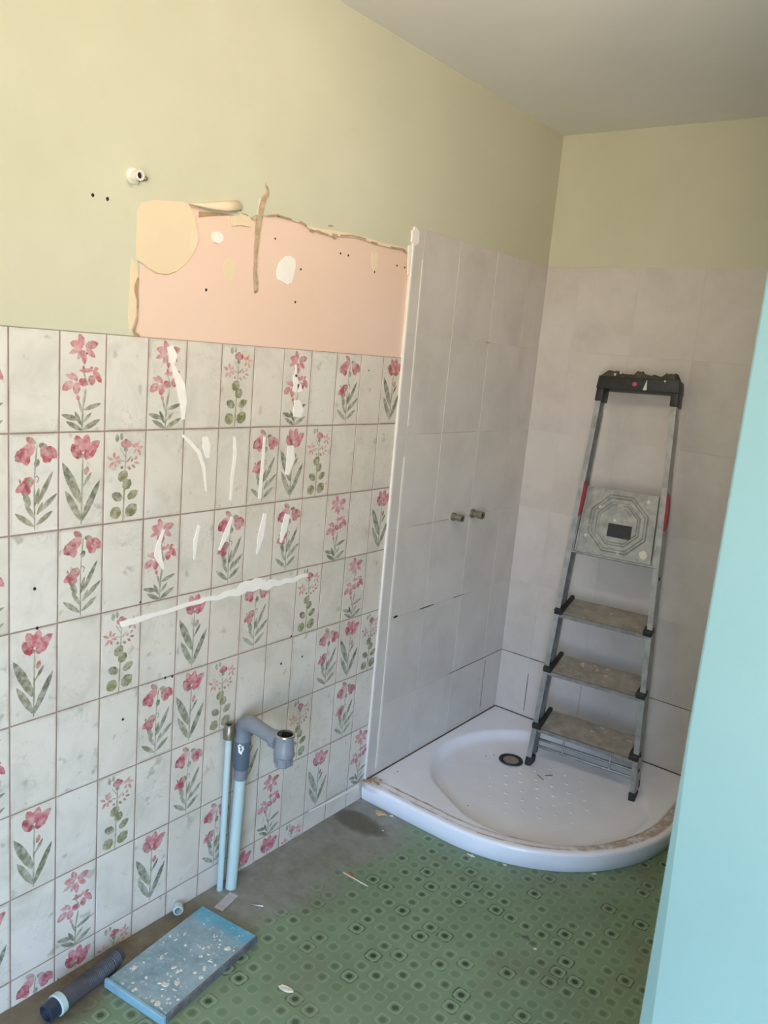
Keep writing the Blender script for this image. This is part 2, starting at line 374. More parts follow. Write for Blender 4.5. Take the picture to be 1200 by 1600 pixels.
M = dict(paint=mat_paint(), peach=mat_peach(), marble=mat_marble(), ink=mat_ink(), shower=mat_shower_tile(), floor=mat_floor(),
         ceiling=mat_ceiling(), tray=mat_tray(), alu=mat_alu(), tread=mat_tread(), plate=mat_plate(), blue=mat_blue(), part=mat_partition(),
         grout=mat_plain('stained_grout', rgb(150, 128, 118), 0.9, scale=30, var=0.2, spec=0.2),
         white_grout=mat_plain('white_grout', rgb(204, 196, 186), 0.8, scale=12, var=0.06, spec=0.2),
         filler=mat_plain('white_filler', rgb(240, 232, 222), 0.8, scale=40, var=0.03, spec=0.2, bump=0.3),
         creampatch=mat_plain('old_cream_paint', rgb(228, 206, 172), 0.75, scale=6, var=0.03, spec=0.2),
         skin=mat_plain('pale_paper_skin', rgb(232, 210, 180), 0.75, scale=10, var=0.03, spec=0.2),
         bed=mat_plain('brown_adhesive', rgb(176, 146, 112), 0.9, scale=60, var=0.15, spec=0.1),
         gouge=mat_plain('crumbled_plaster', rgb(184, 162, 132), 0.95, scale=80, var=0.22, spec=0.1, bump=0.8),
         trimw=mat_plain('white_tile_trim', rgb(232, 224, 212), 0.4, scale=20, var=0.05),
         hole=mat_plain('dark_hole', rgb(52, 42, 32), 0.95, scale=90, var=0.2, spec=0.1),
         black=mat_plain('black_plastic', rgb(40, 40, 38), 0.5, scale=60, var=0.3),
         red=mat_plain('red_plastic', rgb(150, 36, 44), 0.45, scale=30, var=0.1),
         pink=mat_plain('pink_badge', rgb(205, 60, 95), 0.4, scale=30, var=0.05),
         rubber=mat_plain('black_rubber', rgb(38, 38, 42), 0.6, scale=40, var=0.2),
         crust=mat_plain('dried_mortar_crust', rgb(84, 80, 66), 0.95, scale=55, var=0.45, spec=0.1, bump=1.0),
         splash=mat_plain('plaster_splash', rgb(214, 208, 196), 0.9, scale=50, var=0.06, spec=0.1),
         pvc_w=mat_plain('white_pvc', rgb(186, 204, 202), 0.35, scale=14, var=0.05),
         pvc_y=mat_plain('yellowed_pvc', rgb(188, 204, 184), 0.4, scale=14, var=0.08),
         pvc_g=mat_plain('grey_pvc', rgb(128, 132, 138), 0.4, scale=14, var=0.08),
         pvc_d=mat_plain('dark_grey_pvc', rgb(92, 104, 118), 0.4, scale=14, var=0.1),
         brass=mat_plain('tarnished_brass', rgb(150, 140, 122), 0.38, 0.8, scale=60, var=0.25),
         chrome=mat_plain('dulled_chrome', rgb(200, 200, 200), 0.25, 0.95, scale=60, var=0.1),
         hose=mat_plain('dark_flexible_plastic', rgb(74, 72, 76), 0.5, scale=30, var=0.25),
         debris=mat_plain('plaster_debris', rgb(220, 208, 188), 0.9, scale=60, var=0.1, spec=0.1),
         card=mat_plain('brown_fragment', rgb(196, 168, 128), 0.85, scale=60, var=0.12, spec=0.1),
         tape=mat_plain('frosted_tape', rgb(182, 176, 172), 0.4, scale=30, var=0.07),
         orange=mat_plain('terracotta_fragment', rgb(168, 104, 78), 0.8, scale=60, var=0.12),
         seal=mat_plain('mouldy_sealant', rgb(96, 78, 64), 0.8, scale=40, var=0.35, spec=0.2),
         upvc=mat_plain('window_frame_white', rgb(225, 226, 224), 0.4, scale=10, var=0.03))

# ------------------------------------------------------------------ the room shell
ZC, TW, TH, Y0, ZT = 2.31, 0.1032, 0.2, -2.088, 1.466
TW = 0.10305
ZS = 1.846
YTRIM = -0.868
XR, YR = 1.297, -2.10           # near corner of the partition wall
XW = 3.30                       # outer right wall
def st(name, bm, mat, parent=None): return obj(name, bm, mat, parent, 'structure')

bm = bmesh.new(); box(bm, -0.1, XW + 0.1, WY - 0.15, 0.1, -0.08, 0.0); st('floor', bm, M['floor'])
bm = bmesh.new(); box(bm, -0.1, XW + 0.1, WY - 0.15, 0.1, ZC, ZC + 0.08); st('ceiling', bm, M['ceiling'])
bm = bmesh.new(); box(bm, -0.1, -0.0045, WY - 0.15, 0.1, 0.0, ZC); wall_left = st('wall_left', bm, M['peach'])
bm = bmesh.new(); box(bm, -0.0045, XW + 0.1, 0.0065, 0.1, 0.0, ZC); wall_back = st('wall_back', bm, M['paint'])
# rear wall with its window opening
bm = bmesh.new()
box(bm, -0.0045, WX0, WY - 0.15, WY, 0, ZC); box(bm, WX1, XW, WY - 0.15, WY, 0, ZC)
box(bm, WX0, WX1, WY - 0.15, WY, 0, WZ0); box(bm, WX0, WX1, WY - 0.15, WY, WZ1, ZC)
st('wall_rear', bm, M['paint'])
bm = bmesh.new(); box(bm, XW, XW + 0.1, WY - 0.15, 0.0065, 0, ZC); st('wall_right', bm, M['paint'])
# partition whose near end stands at the right edge of the view, with an uneven chamfered corner
bm = bmesh.new()
zs = [0.0, 0.35, 0.70, 0.95, 1.15, 1.6, ZC]; ch = [0.030, 0.024, 0.018, 0.010, 0.002, 0.0015, 0.0015]
rows = []
for z, c in zip(zs, ch):
    rows.append([bm.verts.new(q) for q in ((XR, 0.0065, z), (XR, YR + c * 0.55, z), (XR + c, YR, z), (XW, YR, z), (XW, 0.0065, z))])
for a, b in zip(rows, rows[1:]):
    for k in range(5): bm.faces.new((a[k], a[(k + 1) % 5], b[(k + 1) % 5], b[k]))
bm.faces.new(rows[0][::-1]); bm.faces.new(rows[-1]); bmesh.ops.recalc_face_normals(bm, faces=bm.faces)
st('wall_partition', bm, M['part'])
# window
bm = bmesh.new(); fr = 0.05; ya, yb = WY - 0.09, WY - 0.04
box(bm, WX0, WX0 + fr, ya, yb, WZ0, WZ1); box(bm, WX1 - fr, WX1, ya, yb, WZ0, WZ1)
box(bm, WX0 + fr, WX1 - fr, ya, yb, WZ0, WZ0 + fr); box(bm, WX0 + fr, WX1 - fr, ya, yb, WZ1 - fr, WZ1)
mx = (WX0 + WX1) / 2; box(bm, mx - 0.03, mx + 0.03, ya, yb, WZ0 + fr, WZ1 - fr)
st('window_1', bm, M['upvc'])

# cream paint layer on the left wall with a torn edge round the bare peach area
def wl(px, py): 
    h = hit(px, py, 0, 0.0); return (h[1], h[2])
rag_left = [wl(*q) for q in [(209, 522), (206, 512), (212, 498), (214, 480), (214, 462), (210, 452), (209, 442), (213, 434), (216, 428), (217, 415), (213, 402), (212, 385), (213, 360), (214, 330), (221, 316), (245, 312), (268, 314)]]
rag_top = [wl(*q) for q in [(287, 315), (296, 319), (303, 318), (312, 324), (330, 330), (352, 334), (372, 337), (378, 333), (386, 335), (392, 341), (400, 336), (408, 338), (420, 336), (435, 336), (446, 340), (456, 344), (463, 347), (471, 347), (479, 352), (485, 359), (492, 359), (500, 363), (510, 367), (518, 369), (526, 369), (533, 370), (548, 369), (563, 372), (574, 375), (583, 379), (592, 382), (604, 384), (613, 387), (624, 388), (633, 390), (636, 395)]]
yl, yr_ = rag_left[0][0], YTRIM - 0.001
outline = [(WY, ZT), (WY, ZC), (0.006, ZC), (0.006, ZS), (YTRIM + 0.003, ZS), (yr_, ZS - 0.002), (yr_, rag_top[-1][1] - 0.004)] + rag_top[::-1] + rag_left[::-1] + [(yl - 0.001, ZT)]
bm = bmesh.new()
prism(bm, outline, lambda p: (-0.0044, p[0], p[1]), lambda p: (0.0, p[0], p[1]))
obj('painted_wallpaper', bm, M['paint'], wall_left)

def wall_patch(name, pix, mat, depth=0.0008, x0=-0.0044, parent=None, jitter=0.0):
    poly = [wl(*q) for q in pix]
    if jitter:
        # resample so that straight runs get an uneven edge
        out = []
        for i, a in enumerate(poly):
            b = poly[(i + 1) % len(poly)]; n = max(1, int(math.dist(a, b) / 0.008))
            for k in range(n):
                t = k / n; out.append((a[0] + (b[0] - a[0]) * t + random.uniform(-jitter, jitter), a[1] + (b[1] - a[1]) * t + random.uniform(-jitter, jitter)))
        poly = out
    cy = sum(p[0] for p in poly) / len(poly); cz = sum(p[1] for p in poly) / len(poly)
    bm = bmesh.new()
    prism(bm, poly, lambda p: (x0, p[0], p[1]), lambda p: (x0 + depth, cy + (p[0] - cy) * 0.97, cz + (p[1] - cz) * 0.97))
    return obj(name, bm, mat, parent or wall_left)
def strip_pix(path, widths):
    """outline round a polyline given in image positions"""
    L, R = [], []
    for i, (x, y) in enumerate(path):
        a = path[max(i - 1, 0)]; b = path[min(i + 1, len(path) - 1)]
        dx, dy = b[0] - a[0], b[1] - a[1]; n = math.hypot(dx, dy); w_ = widths[i] / 2
        L.append((x - dy / n * w_, y + dx / n * w_)); R.append((x + dy / n * w_, y - dx / n * w_))
    return L + R[::-1]

wall_patch('old_paint_patch', [(207, 318), (214, 306), (250, 304), (272, 306), (294, 312), (300, 326), (306, 338), (309, 352), (311, 367), (309, 382), (304, 394), (298, 405), (288, 416), (277, 425), (262, 430), (246, 428), (232, 420), (222, 412), (206, 404)], M['creampatch'], 0.0041)
wall_patch('old_paint_patch', [(297, 362), (308, 358), (311, 370), (308, 384), (301, 398), (296, 386)], M['skin'], 0.0042)
wall_patch('old_paint_patch', [(206, 402), (213, 412), (216, 430), (210, 444), (209, 458), (213, 470), (213, 495), (208, 510), (203, 520), (200, 498), (201, 470), (203, 440), (204, 420)], M['creampatch'], 0.0008, 0.0)
wall_patch('adhesive_patch', [(212, 432), (217, 434), (216, 462), (217, 480), (214, 500), (209, 516), (210, 523), (219, 527), (218, 524), (211, 519), (216, 500), (214, 470), (209, 452)], M['bed'], 0.0012, -0.001, jitter=0.0008)
wall_patch('filler_patch', [(333, 363), (339, 361), (346, 363), (350, 369), (349, 377), (342, 381), (335, 378), (332, 371)], M['filler'], 0.004, jitter=0.0008)
wall_patch('filler_patch', [(449, 400), (456, 400), (463, 404), (464, 415), (461, 430), (457, 444), (450, 445), (443, 441), (436, 437), (433, 426), (438, 410)], M['filler'], 0.0022, jitter=0.001)
wall_patch('paper_scrap', [(352, 410), (360, 404), (368, 408), (371, 420), (369, 436), (360, 441), (352, 434), (349, 422)], M['creampatch'], 0.0003)
wall_patch('paper_scrap', [(582, 393), (592, 393), (591, 420), (586, 424), (583, 418)], M['skin'], 0.0012, jitter=0.0005)
wall_patch('torn_paper_edge', [(361, 338), (377, 333), (383, 336), (395, 340), (400, 350), (393, 355), (378, 352), (364, 353), (362, 348)], M['creampatch'], 0.0038)
wall_patch('torn_paper_edge', [(478, 353), (520, 360), (545, 364), (580, 373), (600, 380), (632, 386), (636, 390), (620, 389), (592, 383), (560, 372), (520, 368), (485, 358)], M['skin'], 0.0006, 0.0)
# thin brown adhesive strips along the torn edge
for pth in ([(418, 337), (434, 336), (446, 340), (456, 343)], [(468, 346), (476, 350), (479, 354)], [(484, 359), (491, 363)], [(494, 360), (504, 364), (513, 367)], [(531, 368), (548, 368), (563, 371), (572, 374)], [(580, 378), (590, 381)], [(610, 386), (630, 389), (635, 395)]):
    wall_patch('adhesive_patch', strip_pix(pth, [2.4] * len(pth)), M['bed'], 0.0012, 0.0, jitter=0.0004)
wall_patch('adhesive_patch', [(519, 364), (526, 366), (528, 371), (523, 373), (518, 369)], M['gouge'], 0.003, 0.0)
wall_patch('adhesive_patch', [(512, 352), (519, 351), (521, 354), (515, 355)], M['gouge'], 0.0012, 0.0)
wall_patch('adhesive_patch', [(391, 340), (399, 341), (400, 345), (393, 344)], M['gouge'], 0.0012, 0.0)
wall_patch('adhesive_patch', [(313, 330), (345, 333), (371, 330), (371, 336), (352, 337), (330, 338), (312, 340)], M['bed'], 0.0006)
# long gouge
wall_patch('plaster_gouge', strip_pix([(415, 286), (419, 296), (418, 303), (412, 310), (409, 322), (406, 340), (403, 362), (401, 385), (400, 405), (399, 425), (400, 440), (401, 457)], [2, 4, 6, 9, 9, 8, 6, 5, 3.5, 3.5, 5, 3.5]), M['gouge'], 0.0015, 0.0, jitter=0.0009)
wall_patch('plaster_gouge', [(406, 309), (410, 311), (409, 330), (404, 338), (402, 330), (404, 318)], M['skin'], 0.001, 0.0, jitter=0.0006)
# peeled curl of paper
A = [wl(*q) for q in [(296, 318), (318, 317), (345, 314), (368, 313)]]
B = [wl(*q) for q in [(302, 321), (325, 327), (350, 331), (372, 330)]]
bm = bmesh.new(); cols = []
for (a, b) in zip(A, B):
    ring = []
    for k in range(8):
        t = k / 7; an = t * 2.3
        ring.append(bm.verts.new((0.001 + 0.014 * math.sin(an) * (0.4 + 0.6 * (cols.__len__()) / 3), a[0] + (b[0] - a[0]) * t, a[1] + (b[1] - a[1]) * (1 - math.cos(an)) / 1.666)))
    cols.append(ring)
for r1, r2 in zip(cols, cols[1:]):
    for k in range(7): bm.faces.new((r1[k], r1[k + 1], r2[k + 1], r2[k]))
pc = smooth(obj('peeled_paper', bm, M['skin'], wall_left), 80); md = pc.modifiers.new('s', 'SOLIDIFY'); md.thickness = 0.0008

# grout bed behind the flower tiles
bm = bmesh.new(); box(bm, -0.0044, -0.0010, WY, YTRIM, 0.0, ZT - 0.0005); obj('grout', bm, M['grout'], wall_left)

# ------------------------------------------------------------------ printed flower tiles
PINK, DPINK, LPINK = rgb(190, 94, 106), rgb(170, 56, 76), rgb(202, 138, 140)
GRN, DGRN, OLV, SAGE = rgb(134, 136, 108), rgb(92, 98, 78), rgb(132, 130, 78), rgb(152, 152, 128)
BUD = rgb(168, 118, 104); ORG = rgb(206, 142, 118)
# each stroke: (x0, y0, x1, y1, width, base colour, tip colour) in the tile's own measured box (bx, by_top, w, h)
DES = {
 'lily': ((347, 150, 253, 550), [
  (470, 222, 448, 160, 34, LPINK, PINK), (468, 228, 398, 212, 42, LPINK, PINK), (482, 228, 553, 206, 42, LPINK, PINK), (462, 238, 394, 270, 26, LPINK, LPINK),
  (486, 240, 536, 284, 30, LPINK, PINK), (466, 248, 440, 300, 26, LPINK, LPINK), (474, 248, 478, 326, 30, LPINK, PINK),
  (528, 356, 450, 360, 22, LPINK, PINK), (520, 352, 515, 335, 18, LPINK, PINK), (530, 350, 555, 345, 20, PINK, PINK), (528, 355, 574, 424, 34, PINK, DPINK), (518, 384, 520, 442, 40, DPINK, PINK), (500, 395, 535, 398, 20, LPINK, PINK),
  (438, 408, 376, 384, 24, LPINK, LPINK), (440, 404, 405, 372, 18, LPINK, LPINK), (414, 424, 360, 468, 44, LPINK, PINK), (438, 424, 434, 492, 42, LPINK, DPINK), (450, 412, 498, 436, 42, PINK, PINK), (424, 395, 440, 418, 20, LPINK, PINK),
  (440, 492, 448, 526, 20, PINK, PINK), (472, 330, 474, 362, 14, PINK, LPINK), (470, 362, 500, 440, 10, SAGE, SAGE),
  (488, 455, 470, 575, 15, SAGE, GRN), (447, 520, 470, 600, 14, SAGE, SAGE), (472, 560, 468, 690, 11, GRN, GRN),
  (475, 577, 573, 540, 24, GRN, DGRN), (450, 632, 358, 603, 28, DGRN, GRN), (462, 660, 428, 585, 22, DGRN, DGRN), (474, 646, 520, 592, 18, SAGE, GRN), (466, 690, 382, 640, 26, DGRN, GRN), (470, 690, 570, 630, 28, GRN, DGRN)]),
 'bell': ((60, 720, 265, 570), [
  (196, 782, 147, 742, 36, GRN, PINK), (190, 786, 108, 862, 66, LPINK, PINK), (160, 815, 90, 872, 68, PINK, DPINK), (140, 830, 152, 902, 48, PINK, DPINK), (214, 786, 262, 800, 32, DGRN, GRN),
  (236, 792, 275, 890, 62, LPINK, DPINK), (262, 800, 312, 866, 50, DPINK, PINK), (246, 850, 258, 892, 34, DPINK, PINK),
  (205, 784, 196, 900, 9, SAGE, SAGE), (196, 910, 212, 865, 30, GRN, DGRN), (196, 890, 190, 1010, 8, GRN, SAGE),
  (190, 960, 200, 972, 8, SAGE, SAGE), (200, 958, 216, 975, 7, GRN, GRN), (216, 972, 206, 1000, 7, GRN, GRN), (190, 1000, 194, 1275, 9, SAGE, GRN),
  (184, 976, 124, 1022, 58, PINK, DPINK), (150, 1000, 92, 1046, 40, DPINK, PINK), (150, 1010, 140, 1076, 54, DPINK, PINK), (148, 1000, 180, 980, 24, GRN, SAGE), (138, 1058, 168, 1134, 34, DGRN, GRN), (112, 972, 120, 1000, 12, GRN, PINK),
  (208, 1122, 290, 942, 28, SAGE, DGRN), (214, 1172, 314, 1072, 28, SAGE, DGRN), (202, 1244, 290, 1170, 28, GRN, GRN), (188, 1250, 90, 1166, 30, GRN, GRN), (192, 1204, 140, 1114, 24, SAGE, GRN), (194, 1128, 216, 1030, 22, DGRN, GRN), (206, 1185, 236, 1114, 18, GRN, GRN), (140, 1084, 160, 1110, 14, DGRN, DGRN)]),
 'tulip': ((345, 720, 240, 535), [
  (466, 832, 430, 736, 50, LPINK, PINK), (470, 826, 492, 733, 50, PINK, PINK), (486, 830, 560, 772, 46, LPINK, PINK), (452, 866, 410, 782, 50, DPINK, DPINK), (478, 866, 540, 792, 56, DPINK, PINK), (462, 838, 466, 864, 16, GRN, GRN),
  (468, 862, 463, 1236, 11, SAGE, GRN), (460, 1112, 360, 880, 46, GRN, DGRN), (460, 1212, 376, 1036, 36, SAGE, GRN), (466, 1216, 564, 988, 34, GRN, DGRN),
  (482, 960, 494, 912, 26, BUD, PINK), (478, 1012, 514, 946, 18, GRN, DGRN), (466, 1030, 482, 1000, 8, GRN, GRN)]),
 'cluster': ((597, 710, 228, 500), [
  (664, 770, 662, 726, 22, GRN, SAGE), (688, 760, 686, 720, 18, GRN, SAGE), (712, 806, 712, 752, 46, PINK, DPINK), (700, 800, 690, 766, 22, PINK, PINK), (725, 800, 738, 768, 24, PINK, DPINK), (712, 826, 712, 796, 24, GRN, GRN),
  (776, 800, 784, 764, 15, LPINK, ORG), (778, 806, 808, 800, 16, LPINK, ORG), (778, 812, 796, 848, 16, ORG, LPINK), (770, 810, 756, 836, 16, ORG, LPINK), (768, 802, 744, 784, 16, LPINK, ORG), (775, 800, 766, 776, 12, LPINK, LPINK),
  (648, 860, 650, 822, 16, LPINK, ORG), (652, 862, 680, 846, 15, LPINK, ORG), (654, 870, 686, 884, 14, ORG, LPINK), (650, 876, 660, 908, 15, ORG, PINK), (644, 876, 622, 908, 16, PINK, ORG), (642, 864, 610, 846, 15, LPINK, ORG),
  (742, 880, 752, 862, 14, ORG, BUD), (762, 868, 778, 850, 13, ORG, BUD), (760, 884, 788, 890, 14, LPINK, BUD), (748, 896, 766, 914, 14, BUD, BUD), (722, 904, 740, 922, 16, BUD, BUD), (684, 904, 700, 912, 16, GRN, BUD), (734, 862, 720, 880, 10, ORG, LPINK),
  (680, 800, 708, 850, 6, SAGE, SAGE), (745, 850, 712, 880, 6, SAGE, SAGE), (676, 866, 706, 876, 6, SAGE, SAGE),
  (712, 826, 704, 1204, 10, SAGE, OLV), (678, 978, 722, 930, 52, OLV, OLV), (704, 1024, 742, 976, 50, OLV, DGRN), (696, 1082, 640, 1048, 44, OLV, DGRN), (728, 1080, 784, 1042, 42, OLV, OLV),
  (690, 1140, 632, 1170, 62, OLV, OLV), (722, 1172, 780, 1120, 62, DGRN, OLV), (720, 1150, 776, 1160, 40, OLV, OLV)])}

def tile_mesh(name, w_, h_, th=0.0055, design=None, bevel=0.0010):
    """a tile standing in the YZ plane, its lower left corner at the origin, glazed face at x = 0"""
    bm = bmesh.new(); g = 0.0016
    box(bm, -th, 0, g, w_ - g, g, h_ - g)
    # soft front edges
    ed = [e_ for e_ in bm.edges if all(abs(v.co.x) < 1e-7 for v in e_.verts)]
    bmesh.ops.recalc_face_normals(bm, faces=bm.faces)
    bmesh.ops.bevel(bm, geom=ed, offset=bevel, segments=2, affect='EDGES', profile=0.5)
    if design:
        ly = bm.loops.layers.float_color.new('ink')
        (bx, by, bw, bh), strokes = DES[design]
        def T(px, py): return ((px - bx) / bw * w_, (1 - (py - by) / bh) * h_)
        for i, (x0, y0, x1, y1, wd, c0, c1) in enumerate(strokes):
            (a, b), (c, d) = T(x0, y0), T(x1, y1)
            dx, dy = c - a, d - b; L = math.hypot(dx, dy)
            if L < 1e-5: continue
            dx /= L; dy /= L; hw = wd / bw * w_ * 0.5; stem = wd < 12
            up, dn = [], []; N = 7
            for k in range(N + 1):
                t = k / N
                prof = (0.85 if 0 < k < N else 0.5) if stem else (math.sin(math.pi * min(1, t * 0.94 + 0.06)) ** 0.62 if wd > 30 else math.sin(math.pi * (t * 0.92 + 0.05)) ** 0.8)
                wob = 1 + 0.06 * math.sin(i * 5.1 + k * 2.3)
                q = hw * prof * wob
                up.append((a + dx * L * t - dy * q, b + dy * L * t + dx * q, t)); dn.append((a + dx * L * t + dy * q, b + dy * L * t - dx * q, t))
            xx = 0.00012 + 0.00001 * i
            V1 = [bm.verts.new((xx, p[0], p[1])) for p in up]; V2 = [bm.verts.new((xx, p[0], p[1])) for p in dn]
            for k in range(N):
                f = bm.faces.new((V2[k], V2[k + 1], V1[k + 1], V1[k])); f.material_index = 1
                for lp in f.loops:
                    t = up[V1.index(lp.vert)][2] if lp.vert in V1 else dn[V2.index(lp.vert)][2]
                    t = max(0.0, min(1.0, t + 0.15 * math.sin(i * 3.7)))
                    s = 0.92 + 0.12 * math.sin(i * 2.1)
                    lp[ly] = tuple(min(1, (c0[j] * (1 - t) + c1[j] * t) * s) for j in range(3)) + (1,)
    return bm
def finish_tile(bm, nm, clipY=None, clipZ=None):
    if clipZ: bmesh.ops.bisect_plane(bm, geom=list(bm.verts) + list(bm.edges) + list(bm.faces), plane_co=(0, 0, clipZ), plane_no=(0, 0, -1), clear_outer=True)
    if clipY: bmesh.ops.bisect_plane(bm, geom=list(bm.verts) + list(bm.edges) + list(bm.faces), plane_co=(0, clipY, 0), plane_no=(0, 1, 0), clear_outer=True)
    me = bpy.data.meshes.new(nm); bm.to_mesh(me); bm.free()
    me.materials.append(M['marble']); me.materials.append(M['ink'])
    for p in me.polygons: p.use_smooth = False
    return me
cache = {}
def get_tile(design, cy, cz):
    k = (design, cy, cz)
    if k not in cache: cache[k] = finish_tile(tile_mesh('t', TW, TH, design=design), 'flower_tile' if design else 'plain_tile', cy, cz)
    return cache[k]
_, L_, B_, T_, C_ = None, 'lily', 'bell', 'tulip', 'cluster'
ROWS = [  # columns -1 .. 11
 [L_, _, L_, _, L_, _, C_, _, L_, _, B_, _, T_],
 [_, B_, T_, C_, _, _, _, B_, T_, C_, _, _, _],
 [L_, _, B_, _, L_, _, B_, _, B_, _, L_, _, T_],
 [_, T_, _, C_, _, T_, _, B_, _, C_, _, L_, _],
 [L_, _, _, _, B_, T_, C_, _, _, _, B_, T_, C_],
 [_, T_, _, C_, _, B_, _, T_, _, C_, _, B_, _],
 [T_, _, L_, _, T_, _, B_, _, L_, _, T_, _, L_],
 [_, B_, T_, C_, _, _, _, T_, T_, C_, _, _, _]]
rnd = random.Random(3)
for r in range(8):
    z = ZT - (r + 1) * TH
    cz = None
    if z < 0: cz = -z + 0.0005
    for c in range(-23, 12):
        y = Y0 + c * TW
        if y < WY: continue
        d = ROWS[r][c + 1] if c >= -1 else (rnd.choice([L_, B_, T_, C_]) if (r + c) % 2 else None)
        cy = (YTRIM - y) if c == 11 else None
        o = obj('tile', get_tile(d, cy, cz), None, wall_left)
        o.location = (rnd.uniform(-0.0003, 0.0003), y, z)
        o.rotation_euler = (0, rnd.uniform(-0.0015, 0.0015), rnd.uniform(-0.003, 0.003))
# white filler smears wiped over the tiles
def smear(path, widths, nm='filler_smear'):
    wall_patch(nm, strip_pix(path, widths), M['filler'], 0.0016, 0.0002, jitter=0.0005)
smear([(265, 541), (270, 556), (268, 567)], [9, 14, 10])
smear([(268, 566), (275, 585), (282, 602), (286, 630), (286, 656)], [4, 10, 14, 11, 4])
smear([(285, 680), (296, 690), (310, 706), (318, 730), (322, 768)], [4, 6, 6, 5, 2])
smear([(320, 682), (322, 697), (324, 716)], [8, 13, 5])
smear([(366, 682), (367, 710), (362, 750), (360, 782)], [3, 5, 4, 3])
smear([(413, 682), (411, 712), (408, 745), (405, 780)], [3, 4, 5, 5])
smear([(454, 696), (454, 715), (448, 742)], [9, 13, 6])
smear([(460, 585), (463, 602), (459, 612)], [6, 9, 6]); smear([(467, 600), (468, 612)], [6, 8]); smear([(464, 625), (466, 640), (464, 652)], [8, 16, 12])
smear([(362, 807), (354, 832), (342, 860)], [3, 8, 3])
smear([(311, 820), (305, 845), (303, 874)], [4, 6, 2]); smear([(414, 802), (407, 838), (401, 866)], [5, 9, 2])
smear([(449, 803), (444, 825), (438, 848)], [8, 9, 3])
smear([(256, 827), (248, 848), (246, 868), (255, 890)], [3, 6, 12, 3])
smear([(462, 589), (462, 570)], [3, 3])
# the long wavy run of filler
path = [(188, 976), (205, 971), (230, 963), (262, 955), (290, 945), (318, 938), (345, 931), (370, 925), (385, 916), (402, 912), (418, 914), (432, 910), (450, 908), (466, 903), (487, 896)]
fine, fw_ = [], []
wds = [9, 10, 7, 6, 6, 7, 8, 12, 16, 18, 14, 9, 7, 7, 5]
for i in range(len(path) - 1):
    for k in range(4):
        t = k / 4; q = i * 4 + k
        fine.append((path[i][0] + (path[i + 1][0] - path[i][0]) * t, path[i][1] + (path[i + 1][1] - path[i][1]) * t + (1.6 * math.sin(q * 1.15) if q > 18 else 0)))
        fw_.append(wds[i] + (wds[i + 1] - wds[i]) * t)
smear(fine, fw_)
# white grout run low on the wall
wall_patch('filler_smear', strip_pix([(482, 1268), (520, 1249), (560, 1228)], [2, 2, 2]), M['filler'], 0.001, 0.0002)

def hole(px, py, r, plane='left', x0=0.0002, mat='hole'):
    y, z = wl(px, py); bm = bmesh.new(); N = 12
    poly = [(y + math.cos(2 * math.pi * k / N) * r * random.uniform(0.8, 1.2), z + math.sin(2 * math.pi * k / N) * r * random.uniform(0.8, 1.25)) for k in range(N)]
    prism(bm, poly, lambda p: (x0, p[0], p[1]), lambda p: (x0 + 0.0004, p[0], p[1]))
    obj('screw_hole', bm, M[mat], wall_left)
for q in [(145, 305, .0035), (168, 311, .0035), (54, 920, .0035), (192, 1124, .0032), (439, 1037, .0035), (472, 1026, .0032), (219, 941, .0025), (58, 981, .0035), (258, 1059, .003), (269, 1057, .003), (576, 579, .0022), (455, 994, .003), (136, 552, .002)]: hole(*q)
for q in [(432, 373, .0025), (324, 453, .0035), (534, 396, .003), (546, 399, .003), (622, 415, .003), (634, 418, .003), (463, 472, .003), (472, 421, .003), (435, 337, .003), (401, 456, .003), (587, 425, .003)]: hole(*q, x0=(0.0002 if q[1] < 340 else -0.0042))

# ------------------------------------------------------------------ shower enclosure tiles
def shower_tile(w_, h_, key={}):
    k = (round(w_, 4), round(h_, 4))
    if k not in key:
        bm = bmesh.new(); g = 0.0007
        box(bm, -0.0075, 0, g, w_ - g, g, h_ - g)
        ed = [e_ for e_ in bm.edges if all(abs(v.co.x) < 1e-7 for v in e_.verts)]
        bmesh.ops.recalc_face_normals(bm, faces=bm.faces)
        bmesh.ops.bevel(bm, geom=ed, offset=0.0004, segments=1, affect='EDGES')
        me = bpy.data.meshes.new('shower_tile'); bm.to_mesh(me); bm.free(); me.materials.append(M['shower']); key[k] = me
    return key[k]
ZR = [0.0, 0.012, 0.317, 0.622, 0.926, 1.231, 1.540, ZS]
YV = [YTRIM + 0.008, -0.812, -0.612, -0.376, -0.150, 0.0]
XS = 0.005                                                   # face of the shower tiling on the left wall
bm = bmesh.new(); box(bm, -0.0044, XS - 0.0007, YTRIM + 0.006, 0.0065, 0.0, ZS - 0.001); obj('shower_grout', bm, M['white_grout'], wall_left)
for za, zb in zip(ZR[1:], ZR[2:]):
    for ya_, yb_ in zip(YV, YV[1:]):
        o = obj('shower_tile', shower_tile(yb_ - ya_, zb - za), None, wall_left)
        o.location = (XS + rnd.uniform(-0.0003, 0.0003), ya_, za); o.rotation_euler = (0, rnd.uniform(-0.001, 0.001), rnd.uniform(-0.002, 0.002))
bm = bmesh.new(); box(bm, -0.0044, XW, 0.0008, 0.0065, 0.0, ZS - 0.001); obj('shower_grout', bm, M['white_grout'], wall_back)
XV = [XS + 0.0, 0.138, 0.366, 0.592, 0.818, 1.044, XR]
for za, zb in zip(ZR[1:], ZR[2:]):
    for xa_, xb_ in zip(XV, XV[1:]):
        o = obj('shower_tile', shower_tile(xb_ - xa_, zb - za), None, wall_back)
        o.location = (xb_, 0.0 + rnd.uniform(-0.0003, 0.0003), za); o.rotation_euler = (0, 0, 0)
        o.rotation_euler = (0, 0, math.radians(90)); o.location = (xb_, o.location.y, za)
        # face must look towards -y
        o.rotation_euler = (0, 0, math.radians(-90)); o.location = (xa_, o.location.y, za)
